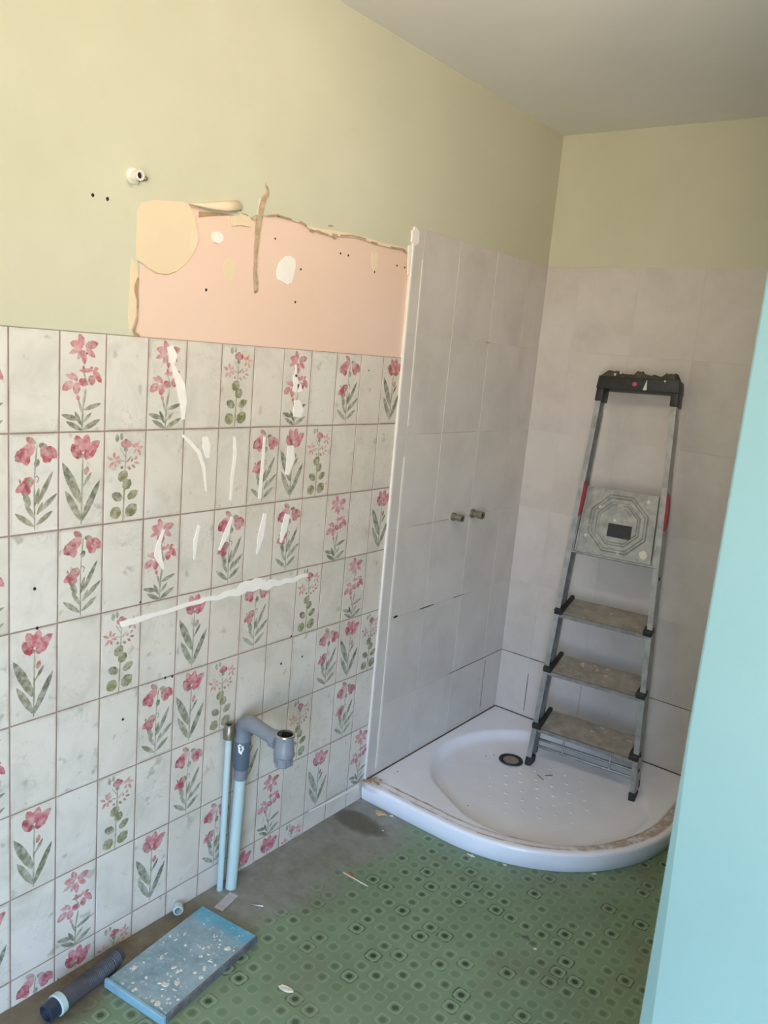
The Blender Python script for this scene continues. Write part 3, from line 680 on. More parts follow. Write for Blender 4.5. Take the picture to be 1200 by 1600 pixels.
# sealant lines of white along the grout and open joints
def sliver(name, y0, z0, y1, z1, w_, mat, x=XS + 0.0004, d=0.0010):
    bm = bmesh.new(); L = math.hypot(y1 - y0, z1 - z0); ny, nz = -(z1 - z0) / L * w_ / 2, (y1 - y0) / L * w_ / 2; n = max(2, int(L / 0.03)); a, b = [], []
    for k in range(n + 1):
        t = k / n; q = random.uniform(0.6, 1.3)
        a.append((y0 + (y1 - y0) * t + ny * q, z0 + (z1 - z0) * t + nz * q)); b.append((y0 + (y1 - y0) * t - ny * q, z0 + (z1 - z0) * t - nz * q))
    prism(bm, a + b[::-1], lambda p: (x - 0.0004, p[0], p[1]), lambda p: (x + d, p[0], p[1]))
    obj(name, bm, M[mat], wall_left)
sliver('sealant_bead', -0.812, 0.09, -0.813, 1.16, 0.010, 'trimw'); sliver('sealant_bead', -0.810, 1.26, -0.813, 1.76, 0.006, 'trimw')
sliver('sealant_bead', -0.612, 0.93, -0.612, 1.84, 0.0018, 'white_grout'); sliver('sealant_bead', -0.376, 1.20, -0.376, 1.82, 0.0014, 'white_grout')
sliver('joint_gap', -0.64, 0.6215, -0.555, 0.622, 0.003, 'seal'); sliver('joint_gap', -0.43, 0.622, -0.36, 0.622, 0.002, 'seal')
sliver('joint_gap', -0.73, 0.9265, -0.52, 0.926, 0.0013, 'gouge'); sliver('joint_gap', -0.79, 0.6235, -0.77, 0.625, 0.006, 'hole')
sliver('joint_gap', -0.40, 0.3175, -0.006, 0.317, 0.0016, 'seal'); sliver('joint_gap', -0.395, 1.5405, -0.37, 1.5405, 0.006, 'gouge')
sliver('joint_gap', -0.74, 1.2305, -0.40, 1.231, 0.0008, 'gouge'); sliver('joint_gap', -0.13, 0.10, -0.13, 0.30, 0.0016, 'seal')
def bsliver(name, x0, z0, x1, z1, w_, mat):
    bm = bmesh.new(); L = math.hypot(x1 - x0, z1 - z0); nx, nz = -(z1 - z0) / L * w_ / 2, (x1 - x0) / L * w_ / 2; n = max(2, int(L / 0.03)); a, b = [], []
    for k in range(n + 1):
        t = k / n; q = random.uniform(0.6, 1.3)
        a.append((x0 + (x1 - x0) * t + nx * q, z0 + (z1 - z0) * t + nz * q)); b.append((x0 + (x1 - x0) * t - nx * q, z0 + (z1 - z0) * t - nz * q))
    prism(bm, a + b[::-1], lambda p: (p[0], -0.0002, p[1]), lambda p: (p[0], -0.0012, p[1]))
    obj(name, bm, M[mat], wall_back)
bsliver('joint_gap', 0.006, 0.317, 0.31, 0.317, 0.003, 'seal'); bsliver('joint_gap', 0.62, 0.317, 0.86, 0.3165, 0.0018, 'seal')
bsliver('joint_gap', 0.138, 0.09, 0.138, 0.25, 0.0024, 'seal'); bsliver('joint_gap', 0.366, 0.12, 0.366, 0.31, 0.0016, 'gouge')
# white edge trim of the shower tiling
bm = bmesh.new(); box(bm, -0.0044, XS + 0.0015, YTRIM - 0.001, YTRIM + 0.0085, 0.07, ZS + 0.0); bev(bm, 0.002, 2)
smooth(obj('tile_edge_trim', bm, M['trimw'], wall_left))
wall_patch('filler_patch', [(642, 360), (649, 356), (653, 362), (652, 380), (646, 384), (641, 378)], M['filler'], 0.006, 0.001, jitter=0.0006)
wall_patch('filler_smear', [(637, 384), (643, 382), (640, 430), (636, 430)], M['filler'], 0.004, 0.0, jitter=0.0004)

# capped supply stubs
def stub(px, py, name, label, length, r, tilt=(0, 0)):
    h = hit(px, py, 0, XS); base = Vector((XS, h[1], h[2])); t = thing(name, label, 'pipe fitting', base, 'supply stubs in the shower wall')
    d = Vector((1, tilt[0], tilt[1]))
    bm = bmesh.new(); lathe(bm, (0, 0, 0), d, [(0.0, 0), (0.0, r * 1.15), (0.010, r * 1.15), (0.011, r * 0.8), (length * 0.55, r * 0.8), (length * 0.56, r), (length, r), (length, r * 0.7), (length - 0.008, r * 0.65), (length - 0.008, 0)])
    smooth(obj('body', bm, M['brass'], t))
    bm = bmesh.new(); lathe(bm, d.normalized() * (length - 0.0095), d, [(0, 0), (0, r * 0.64), (0.003, r * 0.64), (0.003, 0)]); obj('bore', bm, M['hole'], t)
stub(707, 807, 'pipe_stub', 'short brass supply stub in the shower wall, nearer the flower tiles', 0.042, 0.0125)
stub(737, 802, 'pipe_stub', 'longer brass supply stub in the shower wall, nearer the ladder corner', 0.048, 0.014)
# small whitish pipe stub at the top left of the bare patch
h = hit(208, 275, 0, 0.0); t = thing('pipe_stub', 'small whitish pipe stub sticking from cream wall above bare peach patch', 'pipe fitting', (0, h[1], h[2]))
bm = bmesh.new(); lathe(bm, (0, 0, 0), (1, 0, 0), [(0, 0), (0, 0.016), (0.004, 0.015), (0.005, 0.010), (0.024, 0.010), (0.024, 0.0065), (0.018, 0.006), (0.018, 0)]); smooth(obj('body', bm, M['trimw'], t))
bm = bmesh.new(); lathe(bm, (0.0165, 0, 0), (1, 0, 0), [(0, 0), (0, 0.006), (0.003, 0.006), (0.003, 0)]); obj('bore', bm, M['hole'], t)
bm = bmesh.new(); lathe(bm, (0.004, 0.012, -0.004), (1, 0.3, 0.1), [(0, 0), (0, 0.005), (0.016, 0.005), (0.019, 0.003), (0.019, 0)], 14); smooth(obj('screw', bm, M['brass'], t))

# ------------------------------------------------------------------ shower tray
TX0, TY1, TA, TR, TZ = XS + 0.0012, -0.0018, 0.885, 0.55, 0.066
def tray_outline(off, n=40):
    """quadrant outline in (x, -y), inset by off on the curved side; starts on left wall, ends on back wall"""
    r = TR - off; cc = TA - TR; pts = [(TX0, TA - off)]
    for k in range(n + 1):
        a = math.pi / 2 * (1 - k / n); pts.append((cc + r * math.cos(a), cc + r * math.sin(a)))
    pts.append((TA - off, -TY1)); return pts
tray = thing('shower_tray', 'white quadrant shower tray with round basin and stained rim', 'shower tray', (0, 0, 0))
bm = bmesh.new()
# skirt rings
levels = [(0.010, 0.0), (0.006, 0.004), (0.002, 0.03), (0.0, TZ - 0.010), (0.002, TZ - 0.004), (0.006, TZ - 0.001), (0.012, TZ)]
prev = None; first = None
for off, z in levels:
    ring = [bm.verts.new((x_, -y_, z)) for x_, y_ in tray_outline(off)]
    if prev:
        for k in range(len(ring) - 1): bm.faces.new((prev[k], prev[k + 1], ring[k + 1], ring[k]))
    prev = ring
# top: polar grid blending from the outline to the basin circle
BC, BR = (0.425, -0.425), 0.375
ol = tray_outline(0.012) 
per = [(x_, -y_) for x_, y_ in ol] + [(TA - 0.012 - t_ * (TA - 0.012 - TX0) / 12, TY1) for t_ in range(1, 12)] + [(TX0, TY1)] + [(TX0, TY1 - t_ * (TA - 0.012 + TY1) / 12) for t_ in range(1, 12)]
edge = list(prev) + [bm.verts.new((q[0], q[1], TZ)) for q in per[len(ol):]]
def basin_dir(p):
    dx, dy = p[0] - BC[0], p[1] - BC[1]; L = math.hypot(dx, dy); return dx / L, dy / L
floorz = 0.036
prof = [(BR + 0.012, TZ - 0.000), (BR + 0.004, TZ - 0.0015), (BR - 0.004, TZ - 0.006), (BR - 0.016, floorz + 0.010), (BR - 0.030, floorz + 0.003), (BR - 0.055, floorz), (0.24, floorz - 0.001), (0.16, floorz - 0.002), (0.08, floorz - 0.0025)]
cur = edge
for rr, z in prof:
    ring = []
    for q in per:
        dx, dy = basin_dir(q); L = math.hypot(q[0] - BC[0], q[1] - BC[1]); R_ = min(rr, L - 0.006) if rr > 0.3 else rr
        # flattened (superellipse) basin, a little fuller towards the corners in front
        ring.append(bm.verts.new((BC[0] + dx * R_, BC[1] + dy * R_, z)))
    n = len(per)
    for k in range(n): bm.faces.new((cur[k], cur[(k + 1) % n], ring[(k + 1) % n], ring[k]))
    cur = ring
bm.faces.new(cur)
bmesh.ops.recalc_face_normals(bm, faces=bm.faces)
o = smooth(obj('tray_body', bm, M['tray'], tray), 50)
bmk = bmesh.new(); n_ = 0
DRN = (0.262, -0.318)
for i in range(-5, 6):
    for j in range(-5, 6):
        x_, y_ = BC[0] + i * 0.062 + (j % 2) * 0.031, BC[1] + j * 0.054
        if math.hypot(x_ - BC[0], y_ - BC[1]) > 0.29 or math.hypot(x_ - DRN[0], y_ - DRN[1]) < 0.08: continue
        lathe(bmk, (x_, y_, floorz - 0.0025), (0, 0, 1), [(0, 0.0075), (0.0012, 0.006), (0.0018, 0.003), (0.0019, 0)], 12); n_ += 1
o = obj('grip_bumps', bmk, M['tray'], tray, 'stuff'); smooth(o, 60)
bm = bmesh.new(); lathe(bm, (DRN[0], DRN[1], floorz - 0.003), (0, 0, 1), [(0.0, 0.036), (0.0045, 0.045), (0.007, 0.044), (0.0075, 0.038), (0.0035, 0.034), (0.0035, 0.0)], 36)
dr = smooth(obj('drain_ring', bm, M['rubber'], tray)); dr['label'] = 'dark waste ring'
bm = bmesh.new(); lathe(bm, (DRN[0] + 0.002, DRN[1] - 0.002, floorz + 0.001), (0, 0, 1), [(0.0, 0.0), (0.0, 0.030), (0.002, 0.029), (0.003, 0.018), (0.0032, 0)], 30)
smooth(obj('drain_grate', bm, M['brass'], dr))
# mouldy sealant joints between tray and tiles
bm = bmesh.new(); box(bm, XS + 0.0005, XS + 0.0045, -0.86, -0.004, TZ - 0.001, TZ + 0.0028); box(bm, XS + 0.0045, TA - 0.03, -0.0045, -0.0005, TZ - 0.001, TZ + 0.0028); obj('sealant', bm, M['seal'], tray)
bm = bmesh.new()
for k in range(16):
    a, b = random.uniform(0.008, 0.05), random.uniform(-0.872, -0.83); s = random.uniform(0.003, 0.008)
    box(bm, a, a + s * random.uniform(.6, 2), b, b + s, TZ, TZ + s * 0.5)
obj('sealant_crumbs', bm, M['bed'], tray, 'stuff')

# ------------------------------------------------------------------ aluminium stepladder leaning in the tray
FZ = floorz - 0.001
LB = (Vector((0.313, -0.304, FZ)), Vector((0.711, -0.260, FZ))); LT = (Vector((0.311, -0.100, 1.437)), Vector((0.591, -0.100, 1.446)))
LO = (LB[0] + LB[1]) / 2
NRM = (LB[1] - LB[0]).cross(LT[0] - LB[0]).normalized()
if NRM.y > 0: NRM = -NRM
def LP(s, t, n=0.0, u=0.0):
    """s 0..1 across, t 0..1 up, n metres towards the viewer, u metres sideways"""
    a = LB[0].lerp(LB[1], s); b = LT[0].lerp(LT[1], s); wv = (LT[1] - LT[0]).normalized()
    return a.lerp(b, t) + NRM * n + wv * u - LO
ladder = thing('stepladder', 'folded aluminium stepladder leaning on the shower wall inside the tray', 'ladder', LO)
def lbox(bm, s, u0, u1, t0, t1, n0, n1):
    return hexa(bm, [LP(s, t0, n1, u0), LP(s, t0, n1, u1), LP(s, t0, n0, u1), LP(s, t0, n0, u0), LP(s, t1, n1, u0), LP(s, t1, n1, u1), LP(s, t1, n0, u1), LP(s, t1, n0, u0)])
H_ = (LT[0] - LB[0]).length
RW, RD = 0.019, 0.048
for s, sg in ((0, 1), (1, -1)):
    a, b = (0, RW) if s == 0 else (-RW, 0)
    bm = bmesh.new()
    lbox(bm, s, a, b, 0.018, 0.965, -0.003, 0.0)                       # front flange
    wa, wb = (0.0, 0.003) if s == 0 else (-0.003, 0.0)
    lbox(bm, s, wa, wb, 0.018, 0.955, -RD, -0.003)                     # web
    lbox(bm, s, a, b, 0.018, 0.955, -RD - 0.002, -RD)                  # rear flange
    bmesh.ops.recalc_face_normals(bm, faces=bm.faces)
    rail = obj('rail', bm, M['alu'], ladder)
    bm = bmesh.new(); lbox(bm, s, a - 0.002, b + 0.002, 0.0, 0.022, -RD - 0.004, 0.003); bev(bm, 0.003, 2)
    obj('foot', bm, M['rubber'], rail)
    # rear frame folded behind
    bm = bmesh.new(); a2, b2 = (a + 0.001, b - 0.003) if s == 0 else (a + 0.003, b - 0.001)
    lbox(bm, s, a2, b2, 0.034, 0.93, -RD - 0.024, -RD - 0.005); bmesh.ops.recalc_face_normals(bm, faces=bm.faces)
    rl = obj('rear_leg', bm, M['alu'], ladder)
    bm = bmesh.new(); lbox(bm, s, a2 - 0.001, b2 + 0.001, 0.024, 0.044, -RD - 0.026, -RD - 0.004); bev(bm, 0.002, 1); obj('foot', bm, M['rubber'], rl)
    # rivets
    for tt in (0.075, 0.112, 0.545, 0.70):
        c = LP(s, tt, -RD * 0.5, 0.0); d = (LT[1] - LT[0]).normalized() * (-1 if s == 0 else 1)
        bm = bmesh.new(); lathe(bm, c, d, [(0, 0.006), (0.003, 0.0055), (0.004, 0.003), (0.004, 0)], 12); obj('rivet', bm, M['black'], rail)
# steps: front edge heights measured along the rails
def step(t, depth=0.115, tilt=math.radians(17), name='step'):
    L = LP(0, t, 0.002); R = LP(1, t, 0.002); wv = (R - L).normalized()
    back = Vector((-wv.y, wv.x, 0)).normalized(); back = (back * math.cos(tilt) + Vector((0, 0, math.sin(tilt)))).normalized()
    upv = wv.cross(back).normalized()
    if upv.z < 0: upv = -upv
    def Q(s, d, h): return L.lerp(R, s) + back * d + upv * h
    def qb(bm, s0, s1, d0, d1, h0, h1, taper=0.0):
        return hexa(bm, [Q(s0, d0, h0), Q(s1, d0, h0), Q(s1 - taper, d1, h0), Q(s0 + taper, d1, h0), Q(s0, d0, h1), Q(s1, d0, h1), Q(s1 - taper, d1, h1), Q(s0 + taper, d1, h1)])
    bm = bmesh.new(); qb(bm, 0.004, 0.996, -0.002, 0.004, -0.016, 0.0); qb(bm, 0.07, 0.93, 0.004, depth, -0.006, -0.003)
    qb(bm, 0.07, 0.93, depth, depth + 0.004, -0.024, 0.0); bmesh.ops.recalc_face_normals(bm, faces=bm.faces)
    st_ = obj(name, bm, M['alu'], ladder)
    bm = bmesh.new(); qb(bm, 0.085, 0.915, 0.004, depth, -0.003, 0.0)
    for k in range(9):
        d0 = 0.010 + k * (depth - 0.02) / 9; qb(bm, 0.09, 0.91, d0, d0 + 0.004, 0.0, 0.0012)
    obj('tread', bm, M['tread'], st_)
    for s0, s1, sg in ((0.0, 0.085, 1), (0.915, 1.0, -1)):
        bm = bmesh.new(); qb(bm, s0, s1, -0.004, 0.034, -0.005, 0.016); 
        a_, b_ = (0.045, 0.085) if sg == 1 else (0.915, 0.955)
        qb(bm, a_, b_, 0.03, depth + 0.006, -0.016, 0.012); bev(bm, 0.002, 1); obj('end_bracket', bm, M['black'], st_)
    return Q
for t in (0.103, 0.255, 0.408): step(t)
# lowest rear cross tubes
for t_, n_ in ((0.043, -RD - 0.016), (0.062, -RD - 0.016)):
    bm = bmesh.new(); tube(bm, [LP(0, t_, n_, 0.008), LP(1, t_, n_, -0.008)], 0.0055, 14); smooth(obj('cross_tube', bm, M['alu'], ladder))
for s_ in (0.28, 0.72):
    bm = bmesh.new(); tube(bm, [LP(s_, 0.043, -RD - 0.016), LP(s_, 0.09, -RD - 0.016)], 0.004, 10); obj('tie_rod', bm, M['alu'], ladder)
# rod below the platform and the platform folded upright
bm = bmesh.new(); tube(bm, [LP(0, 0.571, -0.004, 0.004), LP(1, 0.571, -0.004, -0.004)], 0.0045, 12); smooth(obj('cross_tube', bm, M['alu'], ladder))
def PP(s, t, n):   # platform plane, leaning back a little from the rails
    return LP(s, 0.575 + t * 0.165, n - 0.006 - 0.02 * t)
plat_ = None
bm = bmesh.new()
def pbox(bm, s0, s1, t0, t1, n0, n1):
    return hexa(bm, [PP(s0, t0, n1), PP(s1, t0, n1), PP(s1, t0, n0), PP(s0, t0, n0), PP(s0, t1, n1), PP(s1, t1, n1), PP(s1, t1, n0), PP(s0, t1, n0)])
S0, S1 = 0.08, 0.905
pbox(bm, S0, S1, 0, 1, -0.012, -0.002)
pbox(bm, S0, S1, 0.0, 0.022, -0.002, 0.002); pbox(bm, S0, S1, 0.978, 1.0, -0.002, 0.002); pbox(bm, S0, S0 + 0.02, 0.022, 0.978, -0.002, 0.002); pbox(bm, S1 - 0.02, S1, 0.022, 0.978, -0.002, 0.002)
bmesh.ops.recalc_face_normals(bm, faces=bm.faces)
plat = obj('platform', bm, M['plate'], ladder)
def octring(bm, r0, r1, h, cs=0.5, ct=0.50):
    n = 8; vv = []
    for rr, hh in ((r0, 0), (r0 + 0.006, h), (r1 - 0.006, h), (r1, 0)):
        ring = []
        for k in range(n):
            a = math.pi / 8 + 2 * math.pi * k / n
            ring.append(bm.verts.new(PP(cs + math.cos(a) * rr / 0.315, ct + math.sin(a) * rr / 0.235, -0.002 + hh)))
        vv.append(ring)
    for A_, B_2 in zip(vv, vv[1:]):
        for k in range(n): bm.faces.new((A_[k], A_[(k + 1) % n], B_2[(k + 1) % n], B_2[k]))
for r0, r1 in ((0.094, 0.111), (0.068, 0.084)):
    bm = bmesh.new(); octring(bm, r0, r1, 0.004); bmesh.ops.recalc_face_normals(bm, faces=bm.faces); obj('embossed_ring', bm, M['plate'], plat)
bm = bmesh.new(); q4 = [PP(0.5 + a_, 0.5 + b_, n_) for n_ in (-0.002, 0.0022) for a_, b_ in ((-0.13, 0.13), (0.13, 0.13), (0.0, 0.33))]
v = [bm.verts.new(q) for q in q4]; bm.faces.new(v[3:6]); bm.faces.new((v[0], v[1], v[4], v[3])); bm.faces.new((v[1], v[2], v[5], v[4])); bm.faces.new((v[2], v[0], v[3], v[5])); obj('embossed_triangle', bm, M['plate'], plat)
bm = bmesh.new(); pbox(bm, 0.40, 0.66, 0.30, 0.50, -0.002, 0.0015); lb = obj('sticker', bm, M['black'], plat); lb['label'] = 'dark rectangular sticker'
for cs, ct, r in ((0.17, 0.26, 0.006), (0.80, 0.90, 0.007), (0.82, 0.12, 0.014), (0.27, 0.72, 0.005), (0.46, 0.55, 0.005), (0.19, 0.42, 0.004), (0.55, 0.08, 0.004)):
    bm = bmesh.new(); N = 9; poly = [(math.cos(2 * math.pi * k / N) * r * random.uniform(.8, 1.2), math.sin(2 * math.pi * k / N) * r * random.uniform(.8, 1.2)) for k in range(N)]
    prism(bm, poly, lambda p: PP(cs + p[0] / 0.315, ct + p[1] / 0.235, -0.003), lambda p: PP(cs + p[0] / 0.315, ct + p[1] / 0.235, 0.001)); obj('plaster_splash', bm, M['splash'], plat)
for cs in (0.06, 0.94):
    bm = bmesh.new(); lbox_n = [LP(cs, 0.575, -0.028), LP(cs + 0.015, 0.575, -0.028)]
    c0 = LP(cs - 0.012, 0.57, 0.0); 
    hexa(bm, [LP(cs - .012, .571, -.004), LP(cs + .012, .571, -.004), LP(cs + .012, .571, -.030), LP(cs - .012, .571, -.030), LP(cs - .012, .72, -.012), LP(cs + .012, .72, -.012), LP(cs + .012, .72, -.03), LP(cs - .012, .72, -.03)]); bmesh.ops.recalc_face_normals(bm, faces=bm.faces)
    obj('hinge_plate', bm, M['alu'], ladder)
# red side catches
for s, u in ((0, RW - 0.002), (1, 0.0)):
    bm = bmesh.new(); tt = (0.660, 0.668, 0.685, 0.71, 0.73, 0.745, 0.752); pr = None
    for t_, g_ in zip(tt, (0, .005, .008, .009, .008, .006, 0)):
        n0, n1 = -RD * 0.62, 0.0015
        ring = [bm.verts.new(LP(s, t_, n1, u)), bm.verts.new(LP(s, t_, n1, u + g_ + 0.001)), bm.verts.new(LP(s, t_, n0, u + g_ + 0.001)), bm.verts.new(LP(s, t_, n0, u))]
        if pr:
            for k in range(4): bm.faces.new((pr[k], pr[(k + 1) % 4], ring[(k + 1) % 4], ring[k]))
        else: bm.faces.new(ring)
        pr = ring
    bm.faces.new(pr); bmesh.ops.recalc_face_normals(bm, faces=bm.faces); smooth(obj('side_catch', bm, M['red'], ladder), 50)['label'] = 'red plastic side catch'
# black head cap
bm = bmesh.new()
lbox(bm, 0, -0.004, RW + 0.004, 0.955, 1.0, -0.07, 0.005); bm2 = bm
lbox(bm, 1, -RW - 0.004, 0.004, 0.955, 1.0, -0.07, 0.005)
a_ = [LP(0, 0.986, 0.010, -0.006), LP(1, 0.986, 0.010, 0.006), LP(1, 0.986, -0.075, 0.006), LP(0, 0.986, -0.075, -0.006), LP(0, 1.018, 0.010, -0.003), LP(1, 1.018, 0.010, 0.003), LP(1, 1.018, -0.075, 0.003), LP(0, 1.018, -0.075, -0.003)]
hexa(bm, a_); bev(bm, 0.004, 2)
cap = smooth(obj('head_cap', bm, M['black'], ladder)); cap['label'] = 'black plastic head cap'
bm = bmesh.new(); NX, NY = 26, 7; grid = []
for i in range(NX + 1):
    row_ = []
    for j in range(NY + 1):
        h = 0.0 if (i in (0, NX) or j in (0, NY)) else random.uniform(0.008, 0.020) * (1.35 if (i < 7 or 11 < i < 15 or i > 21) else 0.85)
        row_.append(bm.verts.new(LP(0.01 + 0.98 * i / NX, 1.017 + h / H_ * 1.0, 0.008 - 0.080 * j / NY)))
    grid.append(row_)
for i in range(NX):
    for j in range(NY): bm.faces.new((grid[i][j], grid[i][j + 1], grid[i + 1][j + 1], grid[i + 1][j]))
bmesh.ops.recalc_face_normals(bm, faces=bm.faces); obj('mortar_crust', bm, M['crust'], cap)
for cs, tt, r, mt in ((0.47, 1.001, 0.008, 'pink'),):
    bm = bmesh.new(); lathe(bm, LP(cs, tt, 0.0095), NRM, [(0, 0), (0, r), (0.002, r * 0.9), (0.003, 0)], 16); obj('round_badge', bm, M[mt], cap)['label'] = 'small pink round badge'
bm = bmesh.new(); hexa(bm, [LP(.58, .988, .0108), LP(.63, .988, .0108), LP(.63, .988, .009), LP(.58, .988, .009), LP(.615, 1.012, .0108), LP(.62, 1.012, .0108), LP(.62, 1.012, .009), LP(.615, 1.012, .009)]); obj('scuff', bm, M['splash'], cap)
for cs, tt in ((0.27, 1.026), (0.20, 1.022), (0.84, 1.012)):
    bm = bmesh.new(); lathe(bm, LP(cs, tt, 0.008), NRM, [(0, 0), (0, 0.005), (0.005, 0.003), (0.006, 0)], 7); obj('plaster_splash', bm, M['splash'], cap)

# ------------------------------------------------------------------ plumbing against the flower wall
t = thing('waste_pipe', 'thick white upright waste pipe with grey elbow and cup against flower tiles', 'pipe', (0.036, -1.478, 0))
O = Vector((0.036, -1.478, 0))
def rel(*p): return Vector(p) - O
PX, PY = 0.034, -1.470
bm = bmesh.new(); tube(bm, [rel(0.036, -1.484, 0.0), rel(PX, PY, 0.33)], 0.0155, 24); smooth(obj('upright', bm, M['pvc_w'], t))
bm = bmesh.new(); lathe(bm, rel(PX, PY, 0.285), (0, 0, 1), [(0.068, 0), (0.068, 0.0195), (0.072, 0.0215), (0.155, 0.0215), (0.158, 0.018), (0.158, 0)], 28)
cpl = smooth(obj('coupling', bm, M['pvc_d'], t)); cpl['label'] = 'blue-grey pipe coupling'
bm = bmesh.new(); N = 10; poly = [(math.cos(2 * math.pi * k / N) * random.uniform(.6, 1.1), math.sin(2 * math.pi * k / N) * random.uniform(.6, 1.2)) for k in range(N)]
prism(bm, poly, lambda p: rel(PX + 0.0205 * math.cos(-0.95 + p[0] * 0.42), PY + 0.0205 * math.sin(-0.95 + p[0] * 0.42), 0.418 + p[1] * 0.016), lambda p: rel(PX + 0.0224 * math.cos(-0.95 + p[0] * 0.42), PY + 0.0224 * math.sin(-0.95 + p[0] * 0.42), 0.418 + p[1] * 0.016))
obj('white_label', bm, M['filler'], cpl)
bm = bmesh.new(); lathe(bm, rel(PX, PY, 0.322), (0, 0, 1), [(0, 0), (0, 0.0165), (0.004, 0.0182), (0.034, 0.0186), (0.034, 0)], 28); smooth(obj('sleeve', bm, M['pvc_g'], t))
# elbow and horizontal run towards the room
pts, rr = [rel(PX, PY, 0.436)], [0.022]
for k in range(9):
    a = math.pi / 2 * k / 8; pts.append(rel(PX + 0.030 * (1 - math.cos(a)), PY - 0.0, 0.462 + 0.030 * math.sin(a))); rr.append(0.0215)
pts.append(rel(PX + 0.06, PY - 0.002, 0.491)); rr.append(0.0195); pts.append(rel(PX + 0.125, PY - 0.004, 0.486)); rr.append(0.0185)
bm = bmesh.new(); tube(bm, pts, rr, 24); smooth(obj('elbow', bm, M['pvc_g'], t))
bm = bmesh.new(); tube(bm, [rel(PX + 0.118, PY - 0.004, 0.4865), rel(PX + 0.138, PY - 0.005, 0.485)], 0.0235, 24); smooth(obj('collar', bm, M['pvc_g'], t))
CX, CY = 0.192, -1.476
bm = bmesh.new(); lathe(bm, rel(CX, CY, 0.426), (0, 0, 1), [(0, 0), (0, 0.017), (0.004, 0.0215), (0.026, 0.0225), (0.030, 0.0262), (0.050, 0.0262), (0.056, 0.0235), (0.078, 0.0235), (0.080, 0.0255), (0.086, 0.0255), (0.086, 0.0215), (0.05, 0.020), (0.045, 0)], 32)
cup = smooth(obj('trap_cup', bm, M['pvc_g'], t)); cup['label'] = 'open grey trap cup'
bm = bmesh.new(); lathe(bm, rel(CX, CY, 0.5118), (0, 0, 1), [(0, 0.0208), (0, 0.0258), (0.002, 0.0252), (0.002, 0.0208), (0, 0.0208)], 32); smooth(obj('rim_ring', bm, M['chrome'], cup))
bm = bmesh.new(); lathe(bm, rel(CX, CY, 0.472), (0, 0, 1), [(0, 0), (0, 0.0212), (0.038, 0.0212), (0.038, 0.0200), (0.004, 0.0195), (0.004, 0)], 28); smooth(obj('cup_shade', bm, M['hole'], cup))['label'] = 'dark sleeve added for the shade inside the cup'  # dark sleeve added to paint the shade inside the open cup
for k in range(6):
    a = k * math.pi / 3 + 0.5; c = rel(CX + 0.0232 * math.cos(a), CY + 0.0232 * math.sin(a), 0.436); bm = bmesh.new(); bx = c
    box(bm, bx.x - .002, bx.x + .002, bx.y - .002, bx.y + .002, bx.z - .006, bx.z + .010); obj('grip_rib', bm, M['pvc_g'], cup)
# thin pipe on the left with an open top nut
t2 = thing('supply_pipe', 'thin white pipe left of the thick waste pipe, with dark open nut', 'pipe', (0.022, -1.512, 0))
O2 = Vector((0.022, -1.512, 0))
bm = bmesh.new(); tube(bm, [Vector((0.022, -1.512, 0)) - O2, Vector((0.022, -1.508, 0.46)) - O2], 0.0085, 18); smooth(obj('tube', bm, M['pvc_w'], t2))
bm = bmesh.new(); lathe(bm, Vector((0.022, -1.508, 0.445)) - O2, (0, 0, 1), [(0, 0), (0, 0.010), (0.004, 0.0155), (0.024, 0.0165), (0.032, 0.0135), (0.042, 0.0125), (0.042, 0.008), (0.03, 0.008), (0.03, 0)], 20); smooth(obj('nut', bm, M['brass'], t2))
bm = bmesh.new(); lathe(bm, Vector((0.022, -1.508, 0.476)) - O2, (0, 0, 1), [(0, 0), (0, 0.0078), (0.002, 0.0078), (0.002, 0)], 16); obj('bore', bm, M['hole'], t2)
# thin yellowed pipe on the right
t3 = thing('supply_pipe', 'thin yellowed pipe right of the thick waste pipe', 'pipe', (0.014, -1.449, 0))
O3 = Vector((0.014, -1.449, 0))
bm = bmesh.new(); tube(bm, [Vector((0.014, -1.452, 0)) - O3, Vector((0.014, -1.446, 0.40)) - O3, Vector((0.014, -1.444, 0.45)) - O3], 0.0075, 16); smooth(obj('tube', bm, M['pvc_y'], t3))

# ------------------------------------------------------------------ things on the floor
# blue board
PC = [Vector(hit(x_, y_, 2, 0.020)) for x_, y_ in ((168, 1530), (253, 1592), (404, 1464), (316, 1413))]
pc = sum(PC, Vector()) / 4; ux = (PC[1] - PC[0] + PC[2] - PC[3]).normalized(); uy = (PC[3] - PC[0] + PC[2] - PC[1]).normalized()
ang = math.atan2(uy.y, uy.x) - math.pi / 2
W_ = ((PC[1] - PC[0]).length + (PC[2] - PC[3]).length) / 2; Lh = ((PC[3] - PC[0]).length + (PC[2] - PC[1]).length) / 2
bd = thing('board', 'blue painted board crusted with white plaster flakes lying on the floor', 'board', (pc.x, pc.y, 0.0)); bd.rotation_euler = (0, 0, ang)
bm = bmesh.new(); box(bm, -W_ / 2, W_ / 2, -Lh / 2, Lh / 2, 0.0005, 0.0185); bev(bm, 0.002, 2); obj('panel', bm, M['blue'], bd)
bm = bmesh.new(); box(bm, -W_ / 2 - 0.001, W_ / 2 + 0.001, -Lh / 2 - 0.003, -Lh / 2 + 0.006, 0.0005, 0.0225); bev(bm, 0.0015, 1)
obj('raised_edge', bm, mat_plain('blue_edge_paint', rgb(138, 176, 192), 0.5, scale=30, var=0.12), bd)['label'] = 'lighter blue raised edge'
